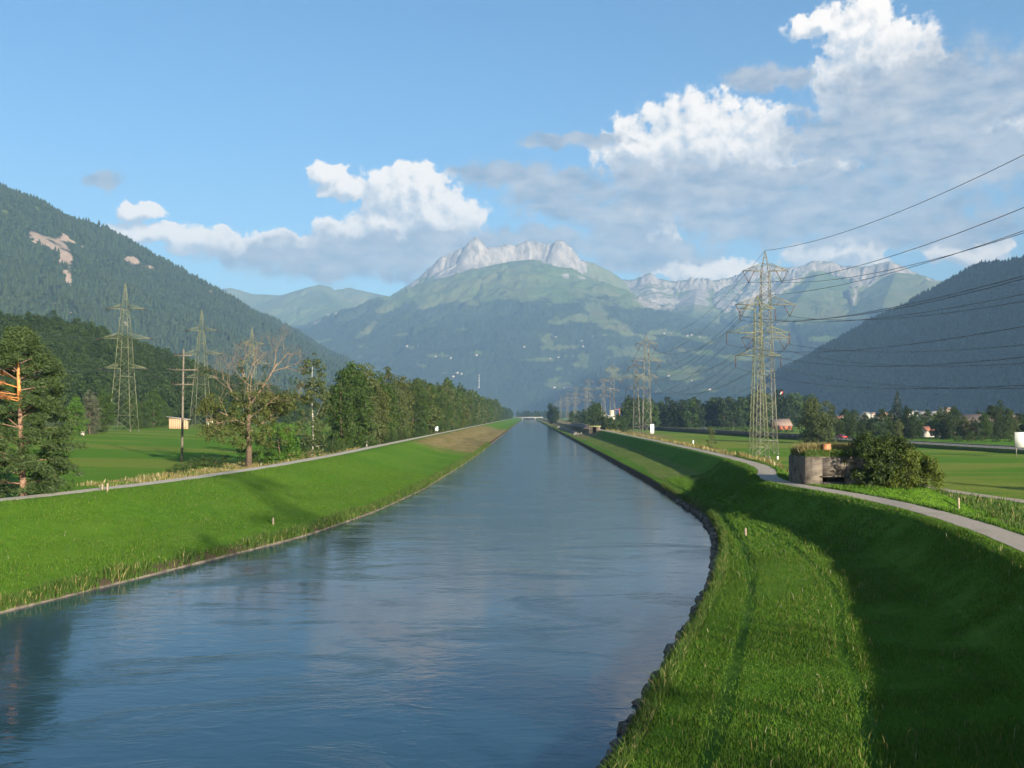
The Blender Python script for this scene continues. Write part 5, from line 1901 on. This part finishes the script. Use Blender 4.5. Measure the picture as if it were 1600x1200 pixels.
# farmhouses scattered on the far mountain
Pm, pxm, pym, _ = CENTRAL
FARM = 'white farmhouses scattered on the far mountain'
spots = [(866, 605), (882, 605), (888, 606), (893, 607), (933, 607), (868, 526), (911, 542), (873, 561), (860, 561), (909, 533), (926, 526), (1036, 522), (1048, 522), (1074, 524), (1080, 524), (1093, 526), (636, 541), (680, 557), (703, 558), (714, 587), (720, 586), (708, 588), (1080, 597), (1109, 610), (1043, 588), (1120, 545), (900, 620), (1024, 612), (820, 545), (745, 555)]
idx_far = [np.argmin((pxm - x) ** 2 + (pym - y) ** 2 + np.where(Pm[:, 1] > 11000, 1e4, 0)) for x, y in spots]
proto_farm = None
for i in idx_far:
    loc = tuple(Pm[i])
    if proto_farm is None:
        proto_farm = house('farmhouse', loc, 0.2, 15, 12, 7, 5, WALLS[0], ROOFS[1], 'tiny white farmhouse on a meadow of the far mountain', FARM, 'house', False)
    else:
        copy_tree(proto_farm, loc, rnd.uniform(-0.6, 0.6), rnd.uniform(0.7, 1.25))

# industry by the far bridge, crane and mast
q = at_y(951, 652, 1900)
t = thing('factory', (q.x, q.y, 0.5), 'white factory with a tower block beneath the orange crane', 'factory')
for (x, z, w_, h_, nm) in [(0, 4, 26, 9, 'hall'), (-8, 7, 8, 14, 'hall'), (6, 9, 8, 19, 'tower')]:
    mb = MB(); mb.box((x, (0 if nm == 'hall' else 3) + x * 0.01, h_ / 2), (w_, 12, h_)); mb.build(nm, WALLS[0] if nm == 'hall' else WALLS[1], t)
ORANGE = simple_mat('crane_orange', (0.5, 0.16, 0.07), 0.15)
q = at_y(968, 652, 1850)
t = thing('crane', (q.x, q.y, 0.5), 'orange tower crane beside the white factory', 'crane')
mb = MB(); mb.bar((0, 0, 0), (0, 0, 21), 1.5); mb.build('tower', ORANGE, t)
mb = MB(); mb.bar((-10, 0, 20), (13, 0, 20), 1.1); mb.bar((0, 0, 21), (0, 0, 23.5), 1.1); mb.build('jib', ORANGE, t)
mb = MB(); mb.box((-8.5, 0, 19.2), (2.2, 1.3, 1.8)); mb.build('counterweight', CONC, t)
i0 = int(np.argmin((pxm - 749) ** 2 + (pym - 606) ** 2))
t = thing('radio_mast', tuple(Pm[i0]), 'thin white radio mast on the foot of the far mountain', 'mast')
mb = MB(); mb.tube([(0, 0, -10), (0, 0, 95)], [3.2, 1.6], 6); mb.build('mast', WHITE, t)
mb = MB(); mb.box((0, 0, 4), (14, 10, 12)); mb.build('base_house', WHITE, t)
q = at_y(1219, 640, 820)
zf = gz(q.x, q.y)
t = thing('flag', (q.x, q.y, zf), 'red and white flag on a pole rising above the wood', 'flag')
top = at_y(1219, 611, 820).z
mb = MB(); mb.tube([(0, 0, -0.3), (0, 0, top - zf)], [0.14, 0.09], 6); mb.build('pole', STEEL, t)
mb = MB(); mb.box((0.5, 0, top - zf - 1.9), (1.5, 0.08, 3.4)); mb.build('white_cloth', WHITE, t)
mb = MB(); mb.box((1.8, 0, top - zf - 1.9), (1.1, 0.08, 3.4)); mb.build('red_cloth', simple_mat('flag_red', (0.6, 0.03, 0.03), 0.1), t)

# far bridge over the river
t = thing('bridge', (2.5, 2250, 0), 'low pale concrete bridge crossing the river in the distance', 'bridge')
BRC = simple_mat('bridge_concrete', (0.25, 0.24, 0.22), 0.1, 0.2)
mb = MB(); mb.box((0, 0, 4.3), (64, 8, 1.1)); mb.build('deck', BRC, t)
for sy in (-3.9, 3.9):
    mb = MB(); mb.box((0, sy, 5.5), (64, 0.2, 1.1)); mb.build('parapet', BRC, t)
for sx in (-14.5, 14.5):
    mb = MB(); mb.box((sx, 0, 1.2), (2.2, 7, 5.0)); mb.build('pier', BRC, t)

# ------------------------------------------------------------------ motorway behind the field
rk_ = np.array([(150, 60), (124, 170), (118, 213), (108, 300), (99, 370), (90, 455), (80, 585), (72, 760), (66, 1000), (62, 1500)], float)
ry = np.linspace(60, 1500, 260)
rx = np.interp(ry, rk_[:, 1], rk_[:, 0])
for _ in range(10):
    rx[1:-1] = (rx[:-2] + 2 * rx[1:-1] + rx[2:]) / 4
ROADM = path_mat('motorway_asphalt', (0.12, 0.115, 0.105), (0.18, 0.17, 0.155), 2.0)
sec = [(-8.5, 0.7), (-6.8, 1.9), (-6.2, 1.95), (6.2, 1.95), (6.8, 1.9), (8.5, 0.7)]
v = []
for x, y in zip(rx, ry):
    v += [(x + a, y, b) for a, b in sec]
mi = np.tile([1, 1, 0, 1, 1], len(ry) - 1)
road = link('road', mesh_np('road', v, grid_faces(len(ry), 6), [ROADM, SOD], mi))
tag(road, kind='structure')
LINEM = simple_mat('road_paint', (0.7, 0.7, 0.66), 0.1)
v = []
for x, y in zip(rx, ry):
    v += [(x - 5.9, y, 1.956), (x - 5.7, y, 1.956)]
ln_ = link('edge_line', mesh_np('edge_line', v, grid_faces(len(ry), 2), [LINEM]), road)
WALLB = simple_mat('barrier_brown', (0.12, 0.1, 0.078), 0.3, 0.8)
bt = thing('barrier_wall', (0, 0, 0), 'long low brown barrier wall along the near side of the road', 'barrier')
y = 330.0
pm = None
while y < 640:
    x0, x1 = float(np.interp(y, ry, rx)) - 7.0, float(np.interp(y + 4, ry, rx)) - 7.0
    mb = MB()
    if pm is None:
        mb.box((0, 2, 0.8), (0.16, 3.8, 1.7))
        v_, f_ = mb.arrays()
        pm = mesh_np('panel', v_, f_, [WALLB])
        mb = MB(); mb.box((0, 0, 0.85), (0.26, 0.24, 1.9)); v_, f_ = mb.arrays()
        pp_ = mesh_np('post', v_, f_, [WALLB])
    rz_ = -math.atan2(x1 - x0, 4.0)
    link('panel', pm, bt, (x0, y, 1.5), (0, 0, rz_))
    link('post', pp_, bt, (x0, y, 1.5), (0, 0, rz_))
    y += 4.0
def rebase(t_, loc):
    t_.location = loc
    for c_ in t_.children:
        c_.location = Vector(c_.location) - Vector(loc)


rebase(bt, (float(np.interp(330, ry, rx)) - 7.0, 330.0, 1.5))
rt = thing('guard_rail', (0, 0, 0), 'pale steel guard rail along the road beside the billboard', 'guard rail')
mb = MB()
yy = np.arange(150, 330, 4.0)
xx = np.interp(yy, ry, rx) - 6.4
mb.tube(np.stack([xx, yy, np.full(len(yy), 2.6)], 1), 0.13, 4)
mb.build('rail', STEEL, rt)
for x, y in zip(xx, yy):
    link('post', UNIT[STEEL.name], rt, (x + 0.15, y, 1.6), None, (0.09, 0.12, 1.05))

rebase(rt, (float(xx[0]), float(yy[0]), 1.6))

# cars
TYRE = simple_mat('tyre', (0.02, 0.02, 0.02), 0.2, 3)


def car(loc, rz, mat, label, van=False):
    t = thing('car', loc, label, 'car', None, rz)
    L_, W_ = (4.3, 1.75)
    pf = [(-2.15, 0.35), (-2.15, 0.85), (-1.35, 0.98), (-0.75, 1.45), (0.9, 1.48), (1.75, 1.02), (2.15, 0.9), (2.15, 0.35)] if not van else [(-2.4, 0.35), (-2.4, 0.95), (-1.9, 1.15), (-1.5, 1.9), (2.4, 1.95), (2.4, 0.35)]
    k = len(pf)
    mb = MB()
    vs_ = [(x, -W_ / 2 * (0.86 if z > 1.2 else 1), z) for x, z in pf] + [(x, W_ / 2 * (0.86 if z > 1.2 else 1), z) for x, z in pf]
    q_ = [(i, (i + 1) % k, k + (i + 1) % k, k + i) for i in range(k)]
    t_ = [(0, i + 1, i) for i in range(1, k - 1)] + [(k, k + i, k + i + 1) for i in range(1, k - 1)]
    mb.add(vs_, q_, t_)
    mb.build('body', mat, t)
    for sy in (-1, 1):
        mb = MB(); mb.box((0.1, sy * W_ * 0.455, 1.2), (1.7, 0.12, 0.36)); mb.build('side_window', GLASS, t)
    mb = MB(); mb.bar((-1.3, 0, 1.05), (-0.8, 0, 1.42), 1.3, 0.1); mb.build('windscreen', GLASS, t)
    for sx in (-1.35, 1.35):
        for sy in (-1, 1):
            mb = MB(); mb.tube([(sx, sy * 0.72, 0.33), (sx, sy * 0.92, 0.33)], 0.33, 10); wh = mb.build('wheel', TYRE, t)
    return t


PAINTW, PAINTR = simple_mat('white_paint', (0.5, 0.5, 0.5), 0.03, 1, 0.3, 0.5), simple_mat('red_paint', (0.5, 0.04, 0.035), 0.05, 1, 0.3, 0.5)


def road_car(Y, off, mat, label, van=False):
    x = float(np.interp(Y, ry, rx))
    dx = float(np.interp(Y + 5, ry, rx)) - x
    car((x + off, Y, 1.96), PI / 2 - math.atan2(dx, 5), mat, label, van)


road_car(505, 2.6, PAINTW, 'white car driving on the road near the white sign')
road_car(480, -3.2, PAINTR, 'red car driving on the road before the brown barrier')
road_car(325, -3.2, PAINTR, 'red car on the road behind the paired pylons')
car((37.6, 243, gz(37.6, 243)), 1.9, PAINTW, 'white car parked in the field behind the shrubs of the dyke')

# a person by the right dyke, small white field markers, building-site blocks
PCL = [simple_mat('white_shirt', (0.7, 0.7, 0.7), 0.05), simple_mat('dark_trousers', (0.03, 0.035, 0.05), 0.2), simple_mat('skin', (0.5, 0.3, 0.2), 0.05), simple_mat('dark_hair', (0.04, 0.025, 0.015), 0.2)]


def person(loc, rz, label):
    t = thing('person', loc, label, 'person', None, rz)
    import bmesh
    V = [(0, 0, 0.95), (0, 0, 1.15), (0, 0, 1.38), (0, 0, 1.5), (0, 0, 1.6), (0, 0, 1.7),
         (0.2, 0, 1.4), (0.27, -0.03, 1.13), (0.25, -0.14, 0.9), (-0.2, 0, 1.4), (-0.27, -0.03, 1.13), (-0.25, -0.14, 0.9),
         (0.1, 0, 0.9), (0.11, -0.04, 0.5), (0.11, 0.02, 0.08), (0.11, -0.14, 0.04), (-0.1, 0, 0.9), (-0.11, 0.03, 0.5), (-0.11, 0.1, 0.08), (-0.11, -0.06, 0.04)]
    E = [(0, 1), (1, 2), (2, 3), (3, 4), (4, 5), (2, 6), (6, 7), (7, 8), (2, 9), (9, 10), (10, 11), (0, 12), (12, 13), (13, 14), (14, 15), (0, 16), (16, 17), (17, 18), (18, 19)]
    rad = [0.14, 0.14, 0.16, 0.06, 0.09, 0.08, 0.065, 0.05, 0.04, 0.065, 0.05, 0.04, 0.1, 0.07, 0.05, 0.045, 0.1, 0.07, 0.05, 0.045]
    me = bpy.data.meshes.new('body')
    me.from_pydata(V, E, [])
    o = link('body', me, t)
    md = o.modifiers.new('skin', 'SKIN')
    for i, r in enumerate(rad):
        me.skin_vertices[0].data[i].radius = (r, r * 0.8)
    me.skin_vertices[0].data[0].use_root = True
    o.modifiers.new('sub', 'SUBSURF').levels = 1
    m, n, out = new_mat('clothed_body')
    z = n.node('ShaderNodeSeparateXYZ')
    n.nt.links.new(n.node('ShaderNodeTexCoord').outputs['Object'], z.inputs[0])
    c = n.mix(n.math('GREATER_THAN', z.outputs[2], 0.95), (0.03, 0.035, 0.05), (0.7, 0.7, 0.7))
    c = n.mix(n.math('GREATER_THAN', z.outputs[2], 1.47), c, (0.5, 0.3, 0.2))
    principled(n, out, c, 0.8)
    me.materials.append(m)
    mb = MB(); mb.tube([(0, 0.03, 1.58), (0, 0.03, 1.68), (0, 0.02, 1.76), (0, 0.02, 1.79)], [0.095, 0.11, 0.08, 0.03], 8); mb.build('hair', PCL[3], t, smooth=True)


person((38.8, 206.0, gz(38.8, 206.0)), 0.4, 'person in white shirt and dark trousers walking at the field edge')


def field_marker(x, y, h, label):
    t = thing('field_marker', (x, y, gz(x, y)), label, 'post', 'white field markers')
    mb = MB(); mb.box((0, 0, h / 2), (0.35, 0.3, h)); mb.build('post', WHITE, t)
    mb = MB(); mb.box((0, 0, h + 0.05), (0.42, 0.36, 0.1)); mb.build('cap', CONC, t)


q = at_ground(1083, 694); field_marker(q.x, q.y, 1.1, 'small white marker in the field by the lone young tree')
q = at_ground(1215, 718); field_marker(q.x, q.y, 0.6, 'small white marker near the foot of the paired pylons')
for (x, y, s_) in [(20.4, 441, 1.0), (21.5, 452, 1.4), (22.5, 447, 0.9), (24.2, 455, 0.9), (21.2, 690, 1.6), (20.4, 698, 1.0)]:
    t = thing('concrete_block', (x, y, gz(x, y)), 'pale concrete block at the building site on the right bank', 'block', 'blocks at the building site')
    mb = MB(); mb.box((0, 0, 0.3 * s_), (0.9 * s_, 0.7, 0.9 * s_)); mb.build('block', CONC, t)
    mb = MB(); mb.box((0.2 * s_, -0.1, 0.8 * s_), (0.2, 0.2, 0.16)); mb.build('lifting_lug', STEEL, t)
for (x0, y0, x1, y1, s_) in [(22.2, 455, 24.0, 560, 1.0), (24.0, 560, 22.5, 690, 1.2), (29, 470, 31, 700, 2.0)]:
    kk = 40
    v = []
    for i in range(kk):
        f = i / (kk - 1)
        x, y = x0 + (x1 - x0) * f + 0.6 * math.sin(f * 9), y0 + (y1 - y0) * f
        e = math.sin(PI * min(1, max(0, f))) ** 0.3
        hh = s_ * e * (1 + 0.35 * float(fbm(np.array([y * 0.11]), np.array([x0]), 3)[0]))
        zb = gz(x, y) - 0.15
        v += [(x - 1.5 * s_, y, zb), (x - 0.5 * s_, y, zb + hh), (x + 0.4 * s_, y, zb + hh * 0.95), (x + 1.6 * s_, y, zb)]
    o = link('earth_mound', mesh_np('earth_mound', v, grid_faces(kk, 4), [simple_mat('dug_earth', (0.13, 0.095, 0.06), 0.35, 0.5)], smooth=True))
    tag(o, 'long mound of dug brown earth at the building site on the right bank', 'earth mound', 'earth mounds at the building site')

# ------------------------------------------------------------------ air
hz_m = bpy.data.materials.new('haze')
hz_m.use_nodes = True
hz_m.node_tree.nodes.clear()
n = N(hz_m.node_tree)
out = n.node('ShaderNodeOutputMaterial')
pv = n.node('ShaderNodeVolumePrincipled')
pv.inputs['Color'].default_value = (0.34, 0.61, 1.0, 1)
pv.inputs['Absorption Color'].default_value = (0.05, 0.05, 0.05, 1)
pv.inputs['Density'].default_value = 0.82e-4
pv.inputs['Anisotropy'].default_value = 0.0
n.nt.links.new(pv.outputs[0], out.inputs['Volume'])
mb = MB()
mb.box((0, 6500, 1145), (20000, 15000, 2310))
hz = mb.build('haze', hz_m)
tag(hz, kind='stuff')
